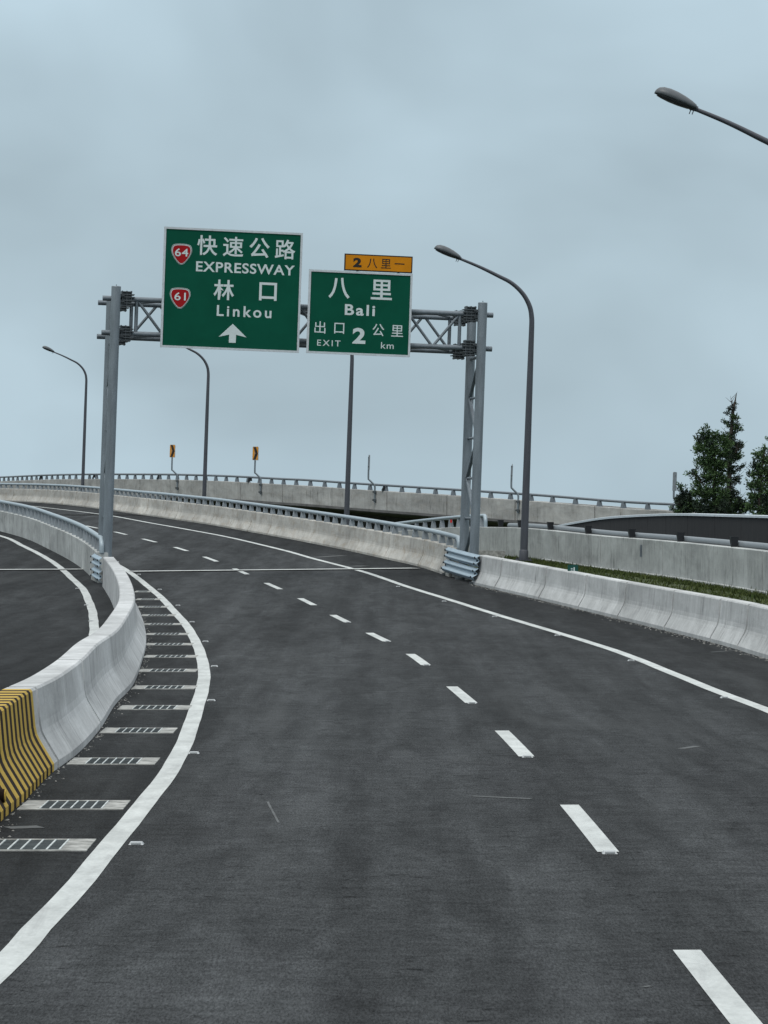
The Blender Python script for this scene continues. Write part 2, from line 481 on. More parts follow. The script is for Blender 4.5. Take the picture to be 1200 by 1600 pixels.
M = {
 'asphalt': m_asphalt(),
 'paint': m_paint('road_paint'),
 'conc': m_concrete('concrete_light', (0.47, 0.485, 0.49), 0.26, 0.20, 0.0, 5.5, 1.0),
 'conc_right': m_concrete('concrete_grey', (0.46, 0.475, 0.475), 0.24, 0.18, 0.0, 5.5, 1.5),
 'conc_far': m_concrete('concrete_weathered', (0.46, 0.455, 0.425), 0.2, 0.24, 0.5, 5.0, 0.8),
 'conc_wall': m_concrete('concrete_wall', (0.41, 0.43, 0.425), 0.28, 0.24, 0.0, 4.5, 1.7),
 'conc_fly': m_concrete('concrete_flyover', (0.40, 0.405, 0.395), 0.25, 0.28, 0.18, 7.2, 1.2),
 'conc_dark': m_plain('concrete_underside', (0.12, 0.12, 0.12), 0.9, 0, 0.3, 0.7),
 'stripes': m_stripes(),
 'galv': m_metal('galvanised_steel', (0.155, 0.185, 0.21), 0.5, 0.2, 0.22),
 'galv_mid': m_metal('galvanised_tube', (0.125, 0.15, 0.172), 0.5, 0.25, 0.22, False),
 'galv_dark': m_metal('galvanised_steel_weathered', (0.06, 0.07, 0.078), 0.5, 0.2, 0.25),
 'rail': m_metal('rail_steel', (0.27, 0.325, 0.36), 0.45, 0.2, 0.12),
 'rail_wall': m_metal('wall_rail_steel', (0.15, 0.17, 0.185), 0.5, 0.1, 0.12),
 'railpost': m_metal('rail_post_steel', (0.19, 0.215, 0.235), 0.55, 0.1, 0.2),
 'rail_fly': m_metal('flyover_rail_steel', (0.12, 0.14, 0.16), 0.5, 0.1, 0.15),
 'beam': m_metal('guardrail_steel', (0.26, 0.34, 0.40), 0.42, 0.3, 0.15),
 'lamp': m_metal('lamp_steel', (0.050, 0.055, 0.068), 0.5, 0.1, 0.15),
 'lamphead': m_metal('lamp_head_grey', (0.060, 0.070, 0.078), 0.45, 0.1, 0.12, False),
 'glass': m_plain('lamp_lens', (0.03, 0.033, 0.036), 0.25, 0.0, 0.1),
 'signgreen': m_plain('sign_green', (0.0035, 0.067, 0.041), 0.7, 0.0, 0.10, 1.2, 0.05),
 'signwhite': m_plain('sign_white', (0.50, 0.57, 0.58), 0.5, 0.0, 0.05, 3),
 'signframe': m_metal('sign_frame_aluminium', (0.46, 0.50, 0.53), 0.45, 0.2, 0.08, False),
 'signorange': m_plain('sign_orange', (0.50, 0.19, 0.008), 0.7, 0.0, 0.08, 2, 0.08),
 'signblack': m_plain('sign_black', (0.018, 0.014, 0.012), 0.5, 0.0, 0.1),
 'signred': m_plain('sign_red', (0.27, 0.010, 0.013), 0.7, 0.0, 0.08, 2, 0.08),
 'signyellow': m_plain('chevron_yellow', (0.52, 0.23, 0.03), 0.5, 0.0, 0.1, 2),
 'signback': m_metal('sign_back_aluminium', (0.22, 0.24, 0.26), 0.5, 0.3, 0.1, False),
 'panel_dark': m_metal('dark_panel', (0.011, 0.0125, 0.0145), 0.85, 0.0, 0.25),
 'cap': m_metal('coping_light', (0.50, 0.56, 0.60), 0.45, 0.2, 0.1, False),
 'black': m_plain('black_steel', (0.016, 0.018, 0.021), 0.55, 0.1, 0.2),
 'grass': m_grass('grass_ground'),
 'blade': m_grass('grass_blades', (0.026, 0.045, 0.011), (0.066, 0.080, 0.024), 1.1),
 'terrain': m_grass('rough_grassland', (0.03, 0.05, 0.018), (0.07, 0.085, 0.035), 0.05),
 'bark': m_plain('bark', (0.05, 0.042, 0.036), 0.9, 0, 0.3, 6),
 'leaf': m_grass('leaf_green', (0.026, 0.054, 0.020), (0.070, 0.120, 0.046), 1.2),
 'leaf_b': m_grass('leaf_dark', (0.016, 0.030, 0.022), (0.036, 0.052, 0.036), 1.2),
 'leaf_c': m_grass('leaf_pale', (0.040, 0.078, 0.032), (0.085, 0.140, 0.060), 1.2),
 'pit': m_plain('drain_concrete', (0.265, 0.27, 0.26), 0.85, 0, 0.5, 7, 0.1),
 'grate': m_metal('grate_steel', (0.42, 0.45, 0.45), 0.5, 0.2, 0.3, False),
 'hole': m_plain('drain_shade', (0.075, 0.088, 0.094), 0.9, 0, 0.3, 6),
 'stud': m_plain('stud_white', (0.36, 0.38, 0.39), 0.5, 0, 0.1),
 'studlens': m_plain('stud_lens', (0.18, 0.2, 0.21), 0.3, 0, 0.1),
 'scuff': m_plain('scuff_mark', (0.066, 0.070, 0.071), 0.7, 0, 0.3, 4),
 'grit': m_plain('grit', (0.20, 0.20, 0.19), 0.9, 0, 0.4, 8),
 'joint': m_paint('joint_header', (0.50, 0.52, 0.51), 0.3),
 'redlens': m_plain('red_reflector', (0.5, 0.02, 0.02), 0.3, 0, 0.05),
}

# ------------------------------------------------------------------ plan curves
def P(*q): return [gp(*p) for p in q]
centre = [gp(x, y) for x, y in ((1073, 1485), (889.5, 1258), (784, 1142), (706, 1073), (641, 1022), (577, 989), (520, 961), (469, 935),
          (416, 911), (366, 888.5), (319, 870), (273, 855), (223, 842), (179, 831), (134, 821.5), (97, 813))]
left_line = Path([(-4.1, -30), (-2.95, 0), (-2.6, 10)] + P((-14, 1527), (55, 1453), (124, 1380), (235, 1245), (268.5, 1198), (293, 1150), (308, 1104), (318, 1066), (318, 1040),
                 (306, 1003), (290, 976), (268, 951), (243, 926), (208, 898), (178, 880), (140, 864), (60, 842), (0, 829)), 0.7, 1)
right_line = Path([(5.6, -30), (5.6, 5), (5.45, 25)] + P((1330, 1168), (1200, 1110), (1129, 1084), (1058, 1055), (971, 1020.5), (879, 991), (775, 960), (700, 936.5), (639, 917.5),
                  (570, 894), (490, 873), (438, 858.5), (340, 836), (240, 818), (148, 802.3), (60, 792), (10, 787.3)) + [(-31.5, 245), (-39.5, 275), (-48, 300)], 0.8, 1)
left_bar = Path([(-3.05, 26.6)] + P((0, 1283), (33, 1257), (82, 1206), (117, 1182), (156, 1140), (180, 1101), (207, 1072), (221, 1037), (228.5, 1006),
                (225, 980), (217, 957), (205, 935), (190.5, 915.5)), 0.6, 2)
right_near = Path([(8.1, 8), (8.0, 20), (7.75, 32), (7.15, 48)] + P((1200, 1030), (1117, 1005), (967, 967.5), (846, 938), (737, 912.5)), 0.8, 1)
right_far = Path(P((701, 901), (657, 886), (602.5, 873.5), (527, 857), (440, 840), (340, 822), (240, 807), (158, 795.5), (100, 788.7), (40, 784.3))
                 + [(-26.6, 241), (-34.0, 267), (-43, 292)], 0.8, 1)
left_far = Path(P((151, 910), (140, 899), (118, 881), (80, 860), (44, 843), (0, 830)) + [(-20.9, 170), (-25.9, 190), (-33, 215)], 0.8, 1)
left_car_line = Path([(-8.2, 20), (-7.6, 45)] + P((110, 1085), (140, 1030), (147, 985), (145, 959), (136.5, 933), (129, 920), (115, 906), (95, 888), (76, 874), (36, 853), (-4, 836))
                     + [(-20.9, 165), (-27, 190)], 0.8, 1)
wall_pts = [(600, 832, 153), (620, 830, 150), (670, 826, 143), (720, 823.5, 136), (792, 824, 125), (842, 827, 118), (939, 837, 107), (1038, 845, 98),
            (1140, 855, 88.5), (1200, 861.6, 83.5), (1330, 878, 74), (1560, 905, 63), (2000, 955, 50), (3500, 1085, 28)]
wall = Path([R(*q) for q in reversed(wall_pts)], 0.8)            # x, y, z of the top edge, near to far
WALL_H = 1.02

def gz(p): return G(p[1])
def right_edge(Y):
    return right_near.xat(Y) if Y < 101 else right_far.xat(Y)

# ------------------------------------------------------------------ setting: terrain, road, verge, markings
mb = MB()
S = 3500
mb.face([(-S, -S, -8), (S, -S, -8), (S, S, -8), (-S, S, -8)])
tag(mb.build('ground', M['terrain']), kind='structure')

LG = right_line.xat(149) - left_line.xat(149)
def LL(Y): return left_line.xat(Y) if Y < 149 else right_line.xat(Y) - LG
def road_sheet(mb, xl, xr, y0, y1, zf, step=1.5):
    n = int((y1 - y0) / step)
    rows, uvs = [], []
    for i in range(n + 1):
        y = y0 + (y1 - y0) * i / n
        a, b = LL(y), right_line.xat(y)
        rows.append([W(x, y, zf(y)) for x in (min(xl(y), a - 1), a - 0.6, a, (a + b) / 2, b, max(xr(y), b + 0.4))])
        uvs.append([(u, y) for u in (-2.0, -0.3, 0.0, 1.0, 2.0, 3.2)])
    mb.grid(rows, uvs)
def XL(Y): return left_bar.xat(Y) - 9.5 if Y < 98 else left_far.xat(Y) - 9.5
def XL2(Y):
    if Y < 26: return -12.6
    k = [XL(Y + d) for d in (-8, -4, 0, 4, 8)]
    return sum(k) / 5
def XR(Y): return right_edge(Y) + 0.25
mb = MB()
road_sheet(mb, XL2, XR, -30, 296, G)
tag(mb.build('road', M['asphalt']), kind='structure')
# concrete body under the road, standing on the terrain
mb = MB()
ys = [-30 + i * 4.0 for i in range(82)]
sec = []
for y in ys:
    a, b = XL2(y) - 0.4, XR(y) + 0.2
    top = G(y) - 0.03
    sec.append([W(a, y, top), W(b, y, top), W(b, y, -12), W(a, y, -12)])
mb.grid(sec, close=True)
mb.face(list(reversed(sec[0]))); mb.face(sec[-1])
tag(mb.build('road_embankment', M['conc_dark']), kind='structure')

# lane dashes: 4 m painted, 10 m apart
cpath = Path([(2.3, -22), (2.12, 0)] + centre + [(-17.6, 178.5), (-20.3, 189), (-25.5, 207)], 0.5, 1)
dash_s = cpath.sat(centre[0][1])
for k in range(-3, 17):
    s1 = dash_s + 10.0 * k if not (0 <= k < len(centre)) else cpath.sat(centre[k][1])
    mb = MB()
    ribbon(mb, cpath, 0.165, 0.004, s1 - 4.15, s1, 0.5)
    tag(mb.build('lane_dash', M['paint']), group='white dashes between the two lanes', kind='structure')
mb = MB(); ribbon(mb, left_line, 0.19, 0.004, wob=0.006)
tag(mb.build('edge_line', M['paint']), kind='structure')
mb = MB(); ribbon(mb, right_line, 0.185, 0.004, wob=0.006)
tag(mb.build('edge_line', M['paint']), kind='structure')
mb = MB(); ribbon(mb, left_car_line, 0.2, 0.004, wob=0.01)
tag(mb.build('edge_line', M['paint']), kind='structure')
# expansion joints
def joint(p0, p1, w):
    mb = MB(); pt = Path([p0, p1], 0.5)
    ribbon(mb, pt, w, 0.006)
    ribbon(mb, pt, 0.05, 0.009, mi=1, off=w * 0.42)
    tag(mb.build('expansion_joint', [M['joint'], M['hole']]), kind='structure')
joint(gp(200, 892.5), gp(645, 887.5), 1.9)
joint(gp(-60, 890), gp(134, 889), 1.9)
joint(gp(70, 804), gp(222, 804), 4.2)
# scuffs and scratches
mb = MB()
for a, b, w in (((419, 1253), (436, 1286), 0.02), ((1060, 1170), (1086, 1166), 0.10), ((740, 1244), (832, 1248), 0.09), 
                ((1010, 1541), (1017, 1542), 0.06), ((8, 1293), (60, 1291), 0.22),
                ((485, 871), (535, 868), 0.35), ((548, 885), (562, 884), 0.5), ((1110, 1019), (1160, 1016), 0.08)):
    pt = Path([gp(*a), gp(*b)], 0.2)
    ribbon(mb, pt, w, 0.003, step=0.15, wob=w * 0.3)
tag(mb.build('road_scuffs', M['scuff']), kind='structure')

# verge between right barrier and wall, further on a plain verge
def verge_out(Y):
    if Y < 152: return wall.xat(Y)
    return wall.xat(152) + (right_far.xat(Y) - right_far.xat(152)) + min(4.5, (Y - 152) * 0.12)
def verge_z(Y, t):
    if Y > 150: return G(Y) - 2.6
    d = wall.sat(Y); p, _ = wall.at(d)
    zo = p[2] - WALL_H - 0.02
    k = min(1.0, max(0.0, (Y - 104) / 12.0))
    zi = (G(Y) + 0.39) * (1 - k) + (G(Y) - 0.12) * k
    e = min(1.0, max(0.0, (Y - 124) / 20.0))
    z = zi + (zo - zi) * t
    return z * (1 - e) + (G(Y) - 2.6) * e
mb = MB()
rows = []
for i in range(0, 135):
    y = 26 + i * 2.0
    a, b = right_edge(y) + 0.38, verge_out(y) + 0.08
    rows.append([W(a + (b - a) * t, y, verge_z(y, t)) for t in (0, 0.33, 0.66, 1.0)])
mb.grid(rows)
low = []
for i in range(0, 135):
    y = 26 + i * 2.0
    low.append([rows[i][3], Vector((rows[i][3].x, rows[i][3].y, -8.2))])
mb.grid(low)
mb.grid([rows[0], [Vector((p.x, p.y, -8.2)) for p in rows[0]]])
tag(mb.build('verge', M['grass']), kind='structure')
mb = MB()
rnd = random.Random(3)
for _ in range(26000):
    y = rnd.uniform(58, 120) if rnd.random() < 0.85 else rnd.uniform(100, 124)
    a, b = right_edge(y) + 0.55, verge_out(y) - 0.05
    if b - a < 0.3: continue
    if math.sin(y * 1.9) * math.sin(y * 0.7 + 1) > 0.55 and rnd.random() < 0.7: continue
    t = rnd.random()
    if rnd.random() < 0.35: t = 1 - (1 - t) * 0.16
    c = W(a + (b - a) * t, y, verge_z(y, t) - 0.01)
    hgt = rnd.uniform(0.03, 0.12) * (1.5 if rnd.random() < 0.08 else 1)
    an = rnd.uniform(0, PI); wd_ = rnd.uniform(0.012, 0.03)
    dx, dy = math.cos(an) * wd_, math.sin(an) * wd_
    lean = Vector((rnd.uniform(-.06, .06), rnd.uniform(-.06, .06), hgt))
    mb.face([c + Vector((dx, dy, 0)), c - Vector((dx, dy, 0)), c + lean])
tag(mb.build('grass', M['blade']), 'short green grass on the strip between the right barrier and the plain wall', 'grass', kind='stuff')

# grit swept against the barriers
mb = MB()
def pebble(c, r):
    ps = [c + Vector((r * rnd.uniform(.6, 1.2) * math.cos(a), r * rnd.uniform(.6, 1.2) * math.sin(a), 0)) for a in (0, 1.6, 3.1, 4.7)]
    t = c + Vector((0, 0, r * rnd.uniform(.5, .9)))
    for i in range(4): mb.face([ps[i], ps[(i+1) % 4], t])
for _ in range(420):
    d = left_bar.L * rnd.random() ** 1.5
    p, nr = left_bar.at(d); o = 0.01 + abs(rnd.gauss(0, 0.06))
    pebble(W(p[0] + nr[0]*o, p[1] + nr[1]*o, G(p[1]) + 0.001), rnd.uniform(0.004, 0.018))
for _ in range(500):
    d = rnd.uniform(right_near.sat(55), right_near.L)
    p, nr = right_near.at(d); o = -0.02 - abs(rnd.gauss(0, 0.1))
    pebble(W(p[0] + nr[0]*o, p[1] + nr[1]*o, G(p[1]) + 0.001), rnd.uniform(0.008, 0.025))
tag(mb.build('grit', M['grit']), 'pale grit and crumbs of concrete along the feet of the barriers', 'grit', kind='stuff')

# ------------------------------------------------------------------ barriers
F_RIGHT = [(0, -0.02), (0, 0.07), (0.13, 0.30), (0.155, 0.36), (0.17, 0.44), (0.20, 0.795), (0.22, 0.82), (0.43, 0.82), (0.44, 0.80), (0.47, -0.02)]
F_FAR = [(0, -0.02), (0, 0.07), (0.13, 0.32), (0.155, 0.38), (0.17, 0.46), (0.20, 0.825), (0.22, 0.85), (0.43, 0.85), (0.44, 0.83), (0.47, -0.02)]
F_LEFT = [(-o, h) for o, h in reversed([(0, -0.02), (0, 0.075), (0.14, 0.31), (0.168, 0.37), (0.185, 0.45), (0.215, 0.785), (0.235, 0.81), (0.50, 0.81), (0.52, 0.79), (0.55, -0.02)])]
def inv(path, Y): return path.sat(Y)
def origin_of(path, d, z=None):
    p, _ = path.at(d)
    return W(p[0], p[1], (G(p[1]) if z is None else z))

# left near barrier with painted end
e = empty('concrete_barrier', origin_of(left_bar, 6.0))
tag(e, 'pale curved concrete barrier with yellow and black striped end at left', 'barrier', 'concrete barriers along the road')
js = left_bar.sat(gp(92, 1200)[1])
jl = [js] + [left_bar.sat(gp(x, y)[1]) for x, y in ((156, 1138), (227, 1012))]
k = jl[-1]
while k < left_bar.L: k += 6.2; jl.append(k)
mb = MB(); sweep(mb, left_bar, F_LEFT, gz, js - 0.4, None, 0.6, jl, 0.13, 0.07)
mb.build('barrier_body', M['conc'], e, e.location)
mb = MB(); sweep(mb, left_bar, F_LEFT, gz, 0.0, js - 0.4, 0.5, (), caps=True)
tag(mb.build('striped_end', M['stripes'], e, e.location), 'end painted in yellow and dark brown stripes')

# striped rail terminal against its foot, cut by the left edge of the picture
e = empty('rail_terminal', W(*(R(8, 1258, 29.6))))
mb = MB()
pts = []
for i in range(9):
    t = i / 8
    q = R(9 - 2 * t, 1240 + 2*t, 29.7)
    pts.append((W(q[0] - t * 1.3, q[1] - 0.9 * t * t, q[2] - 0.02)))
mb2 = MB()
us = [0.16 * i for i in range(9)]
rows, uvs = [], []
for i, p in enumerate(pts):
    rad = 0.10 * (0.55 if i == 0 else 0.92 if i == 1 else 1.0)
    rows.append([p + Vector((0, math.cos(a) * rad * 0.8, math.sin(a) * rad)) for a in [2*PI*q/12 for q in range(12)]])
    uvs.append([(us[i] * 3.6 + 0.2, q * 0.05) for q in range(13)])
mb2.grid(rows, uvs, close=True, smooth=True)
mb2.face(list(reversed(rows[0])), [(0.05, 0)] * 12); mb2.face(rows[-1], [(0.05, 0)] * 12)
mb2.build('rounded_nose', M['stripes'], e, e.location)
mb = MB()
mb.tube([pts[4], Vector((pts[4].x, pts[4].y, pts[4].z - 0.42))], 0.04, 8)
mb.build('support', M['galv'], e, e.location)
mb = MB(); mb.tube([pts[7], Vector((pts[7].x, pts[7].y, pts[7].z - 0.42))], 0.04, 8)
mb.build('support', M['galv'], e, e.location)
tag(e, 'rounded rail end in yellow and black stripes at the foot of the striped barrier', 'guardrail')

# right near barrier
e = empty('concrete_barrier', origin_of(right_near, right_near.sat(60)))
tag(e, 'plain grey concrete barrier without a rail at right beside the grass strip', 'barrier', 'concrete barriers along the road')
jl = [right_near.sat(gp(x, y)[1]) for x, y in ((772, 921), (842, 937), (900, 952), (965, 967), (1035, 985), (1112, 1003), (1152, 1015))]
k = jl[-1]
while k > 0: k -= 5.5; jl.append(k)
mb = MB(); sweep(mb, right_near, F_RIGHT, gz, 0, None, 0.8, jl, 0.15, 0.075)
mb.build('barrier_body', M['conc_right'], e, e.location)

def post_mb(mb, p, nr, zb, off, h, base=(0.26, 0.2), topk=(0.55, 0.6), mi=0):
    c = W(p[0] + nr[0]*off, p[1] + nr[1]*off, zb + h/2)
    tx = Vector((-nr[1], nr[0], 0)); ny = Vector((nr[0], nr[1], 0)); up = Vector((-sn, 0, cs))
    Mx = Matrix((tx, ny, up)).transposed()
    mb.box(c, (base[0], base[1], h), Mx, mi, topk)

def railed(e, path, prof, mat, s0, s1, joints, off, top, posts, rail_r, rail_h, railmat, postmat, step=0.8, zf=gz, bend=True, pbase=(0.26, 0.2), gap=0.08):
    mb = MB(); sweep(mb, path, prof, zf, s0, s1, step, joints, gap, 0.045)
    mb.build('barrier_body', mat, e, e.location)
    pts = []
    d = s0 + 0.35
    while d < s1:
        p, nr = path.at(d)
        pts.append(W(p[0] + nr[0]*off, p[1] + nr[1]*off, zf(p) + top + rail_h)); d += 1.0
    if bend:
        p0, p1 = pts[0], pts[1]
        back = (p0 - p1).normalized()
        up = Vector((-sn, 0, cs))
        arc = []
        for k in range(7):
            a = k / 6 * PI / 2
            arc.append(p0 + back * 0.32 * math.sin(a) - up * 0.24 * (1 - math.cos(a)))
        arc.append(arc[-1] - up * (rail_h - 0.22))
        pts = list(reversed(arc)) + pts[1:]
    mb = MB(); mb.tube(pts, rail_r, 12)
    mb.build('rail', railmat, e, e.location)
    n = 0
    d = s0 + 0.75
    for d in posts(s0, s1):
        p, nr = path.at(d)
        mb = MB(); post_mb(mb, p, nr, zf(p) + top - 0.01, off, rail_h - rail_r * 0.5, pbase)
        mb.build('rail_post', postmat, e, e.location); n += 1
        if n >= 98: break

def every(sp, first):
    def f(a, b):
        d = a + first
        while d < b - 0.2:
            yield d
            d += sp
    return f
# right far barrier with rail
e = empty('concrete_barrier', origin_of(right_far, 1.0))
tag(e, 'long weathered concrete barrier with steel tube rail curving away on the right', 'barrier', 'concrete barriers along the road')
jl = [0.9, 2.6] + [right_far.sat(gp(x, y)[1]) for x, y in ((656, 885), (604, 873), (425, 836))]
k = jl[-1]
while k < right_far.L: k += 5.2; jl.append(k)
railed(e, right_far, F_FAR, M['conc_far'], 0.0, right_far.L, jl, 0.32, 0.85, every(1.85, 0.5), 0.075, 0.30, M['rail'], M['railpost'])
# left far wall with rail
LPROF = [(0, -0.02), (0, 0.85), (0.02, 0.86), (0.30, 0.86), (0.33, 0.84), (0.36, 0.4), (0.5, 0.08), (0.5, -0.02)]
e = empty('concrete_barrier', origin_of(left_far, 1.0))
tag(e, 'smooth concrete barrier with steel tube rail at left behind the gantry post', 'barrier', 'concrete barriers along the road')
jl = [1.2 + 5.0 * i for i in range(30)]
railed(e, left_far, LPROF, M['conc_wall'], 0.0, left_far.L, jl, 0.15, 0.86, every(1.85, 1.0), 0.075, 0.38, M['rail'], M['railpost'])

# plain wall behind the grass with black posts and a rail on its far side
def wz(p): return p[2] - WALL_H
WPROF = [(0, -3.2), (0, WALL_H - 0.015), (0.02, WALL_H), (0.24, WALL_H), (0.26, WALL_H - 0.02), (0.26, -3.2)]
e = empty('concrete_wall', W(*wall.at(wall.sat(100))[0]))
e.location.z -= WALL_H
tag(e, 'plain streaky concrete wall behind the grass strip with black posts on top', 'wall')
def wall_s(px):                   # station of the wall seen at column px
    best, bd = 0, 1e9
    for i in range(1200):
        d = wall.L * i / 1199
        p, _ = wall.at(d)
        q = abs(CX + p[0] * FPX / p[1] - px)
        if q < bd: bd, best = q, d
    return best
jl = [wall_s(x) for x in (775, 792, 813, 842, 867, 938, 1036, 1107, 1192)]
k = jl[-1]
while k > 4: k -= 4.5; jl.append(k)
mb = MB(); sweep(mb, wall, WPROF, wz, 0, None, 0.8, jl, 0.06, 0.03)
mb.build('wall_body', M['conc_wall'], e, e.location)
mb = MB()
sweep(mb, wall, [(-0.09, -0.25), (-0.09, 0.05), (-0.07, 0.065), (-0.003, 0.065), (-0.003, -0.25)], wz, wall_s(1300), wall_s(850), 0.8)
mb.build('wall_footing', M['conc_wall'], e, e.location)
for px in (1240, 1337, 1137, 1053, 978, 910.5, 852, 806, 775):
    d = wall_s(px); p, nr = wall.at(d)
    mb = MB()
    post_mb(mb, p, nr, p[2] - 0.03, 0.17, 0.29, (0.16, 0.13), (1.4, 1.6))
    mb.build('rail_post', M['black'], e, e.location)
pts = []
d = wall_s(1560)
while d < wall_s(775):
    p, nr = wall.at(d)
    pts.append(W(p[0] + nr[0]*0.36, p[1] + nr[1]*0.36, p[2] + 0.06)); d += 1.0
mb = MB(); mb.tube(pts, 0.095, 12)
mb.build('rail', M['rail_wall'], e, e.location)
p, nr = wall.at(wall_s(1003))
mb = MB(); mb.box(W(p[0] - nr[0]*0.004, p[1] - nr[1]*0.004, p[2] - 0.34), (0.10, 0.05, 0.34), Matrix.Rotation(math.atan2(-nr[0], nr[1]) + PI/2, 3, 'Z'))
mb.build('cover_plate', M['galv_mid'], e, e.location)
# tube rail on the far stretch of the wall
s0, s1 = wall_s(752), wall.L
pts = []
d = s0
while d < s1:
    p, nr = wall.at(d)
    t = (d - s0) / (s1 - s0)
    pts.append(W(p[0] + nr[0]*0.12, p[1] + nr[1]*0.12, p[2] + 0.42 - 0.1 * t)); d += 1.0
up = Vector((-sn, 0, cs)); back = (pts[0] - pts[1]).normalized(); arc = []
for k in range(7):
    a = k / 6 * PI / 2
    arc.append(pts[0] + back * 0.3 * math.sin(a) - up * 0.26 * (1 - math.cos(a)))
arc.append(arc[-1] - up * 0.16)
mb = MB(); mb.tube(list(reversed(arc)) + pts[1:], 0.07, 12); mb.build('rail', M['rail'], e, e.location)
d = s0 + 0.6
i = 0
while d < s1:
    p, nr = wall.at(d); t = (d - s0) / (s1 - s0)
    mb = MB(); post_mb(mb, p, nr, p[2] - 0.01, 0.12, 0.36 - 0.1 * t, (0.26, 0.2)); mb.build('rail_post', M['railpost'], e, e.location)
    d += 1.85; i += 1
p, nr = wall.at(wall_s(706))
mb = MB(); mb.box(W(p[0] - 0.02, p[1] - 0.12, p[2] + 0.24), (0.07, 0.03, 0.12)); mb.build('reflector', M['redlens'], e, e.location)

# low kerb across the head of the grass strip
a = WR(746, 861, 121); b = WR(789, 866, 121)
mb = MB(); c = (a + b) / 2
mb.box((c.x, c.y, c.z - 0.1), ((b - a).length, 0.25, 0.34))
tag(mb.build('kerb', M['pit'], None, (c.x, c.y, c.z - 0.27)), 'low concrete kerb closing the far end of the grass strip', 'kerb')

# ------------------------------------------------------------------ ramp behind the wall and its dark parapet
dark_pts = [(845, 826.5, 156), (880, 819, 151), (915, 812.5, 146), (951, 807.3, 141), (1000, 804, 136), (1059, 802, 130), (1130, 803.5, 125), (1200, 805.5, 120), (1400, 812, 108), (1750, 826, 90), (2400, 850, 70)]
darkp = Path([R(*q) for q in reversed(dark_pts)], 0.9)
def ramp_z(Y):
    p, _ = wall.at(wall.sat(Y)); return p[2] - WALL_H + 0.02
mb = MB(); rows = []
y = 28.0
while y <= 150:
    a = wall.xat(y) + 0.26
    b = darkp.xat(max(y, 76))
    b = max(b, a + 1.0) + 0.2
    z = ramp_z(y)
    rows.append([W(a, y, z), W(b, y, z), Vector((W(b, y, z).x, y, -8.2))]); y += 2.0
mb.grid(rows)
tag(mb.build('ramp_road', M['asphalt']), kind='structure')
e = empty('dark_parapet', W(*darkp.at(darkp.sat(120))[0])); e.location.z -= 1.4
mb = MB(); sweep(mb, darkp, [(0, -1.7), (0, -0.09), (0.2, -0.09), (0.2, -1.7)], lambda p: p[2], 0, None, 0.9, [3.0 * i for i in range(1, 40)], 0.006, 0.012)
mb.build('parapet_panel', M['panel_dark'], e, e.location)
mb = MB(); sweep(mb, darkp, [(-0.05, -0.088), (-0.05, -0.01), (-0.03, 0), (0.30, 0), (0.32, -0.088)], lambda p: p[2], 0, None, 0.9)
mb.build('coping', M['cap'], e, e.location)
tag(e, 'dark grey panelled parapet with pale coping rising behind the black posts at right', 'parapet')

# ------------------------------------------------------------------ flyover
fly_pts = [(1250, 811, 170), (1100, 801.5, 177), (1050, 798.6, 179.5), (960, 793.5, 183.5), (840, 783.6, 189), (700, 774, 197), (570, 765.5, 206), (480, 759, 213), (440, 757, 216.5),
           (340, 751.6, 227), (240, 749, 240), (100, 748.7, 263), (0, 752, 288), (-80, 755, 312)]
fly = Path([R(*q) for q in fly_pts], 1.0)     # runs from right to left: its normal points away from the camera
def fz(p): return p[2]
e = empty('flyover', W(*fly.at(fly.L * 0.4)[0])); e.location.z = -8
tag(e, 'curved concrete flyover with tube rail crossing behind the gantry', 'flyover')
fj = []
d = 3.0
while d < fly.L: fj.append(d); d += 7.2
mb = MB()
sweep(mb, fly, [(0, -1.1), (0, -0.02), (0.02, 0), (0.24, 0), (0.26, -0.02), (0.26, -1.1)], fz, 0, None, 1.0, fj, 0.09, 0.05)
mb.build('parapet', M['conc_fly'], e, e.location)
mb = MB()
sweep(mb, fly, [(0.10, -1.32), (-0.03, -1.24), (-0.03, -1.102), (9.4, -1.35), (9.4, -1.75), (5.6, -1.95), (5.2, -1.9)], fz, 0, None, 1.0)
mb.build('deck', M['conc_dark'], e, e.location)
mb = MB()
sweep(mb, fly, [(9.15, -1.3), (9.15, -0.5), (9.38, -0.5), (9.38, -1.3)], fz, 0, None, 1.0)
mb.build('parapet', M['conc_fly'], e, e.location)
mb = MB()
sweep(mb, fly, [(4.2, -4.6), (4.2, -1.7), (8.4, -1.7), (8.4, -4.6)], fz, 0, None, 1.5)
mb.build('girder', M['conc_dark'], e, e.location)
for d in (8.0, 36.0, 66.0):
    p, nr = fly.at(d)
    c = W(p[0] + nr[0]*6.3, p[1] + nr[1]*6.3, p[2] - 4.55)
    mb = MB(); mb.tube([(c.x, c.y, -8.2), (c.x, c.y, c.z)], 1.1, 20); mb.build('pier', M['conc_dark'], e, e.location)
pts = []
d = 0.0
while d < fly.L:
    p, nr = fly.at(d); pts.append(W(p[0] + nr[0]*0.13, p[1] + nr[1]*0.13, p[2] + 0.34)); d += 1.0
mb = MB(); mb.tube(pts, 0.07, 10); mb.build('rail', M['rail_fly'], e, e.location)
d = 1.0; n = 0
while d < fly.L - 0.5 and n < 98:
    p, nr = fly.at(d)
    mb = MB(); post_mb(mb, p, nr, p[2] - 0.01, 0.13, 0.33, (0.30, 0.2), (0.6, 0.6)); mb.build('rail_post', M['rail_fly'], e, e.location)
    d += 2.02; n += 1
def fly_s(px):
    best, bd = 0, 1e9
    for i in range(2000):
        d = fly.L * i / 1999
        p, _ = fly.at(d)
        q = abs(CX + p[0] * FPX / p[1] - px)
        if q < bd: bd, best = q, d
    return best
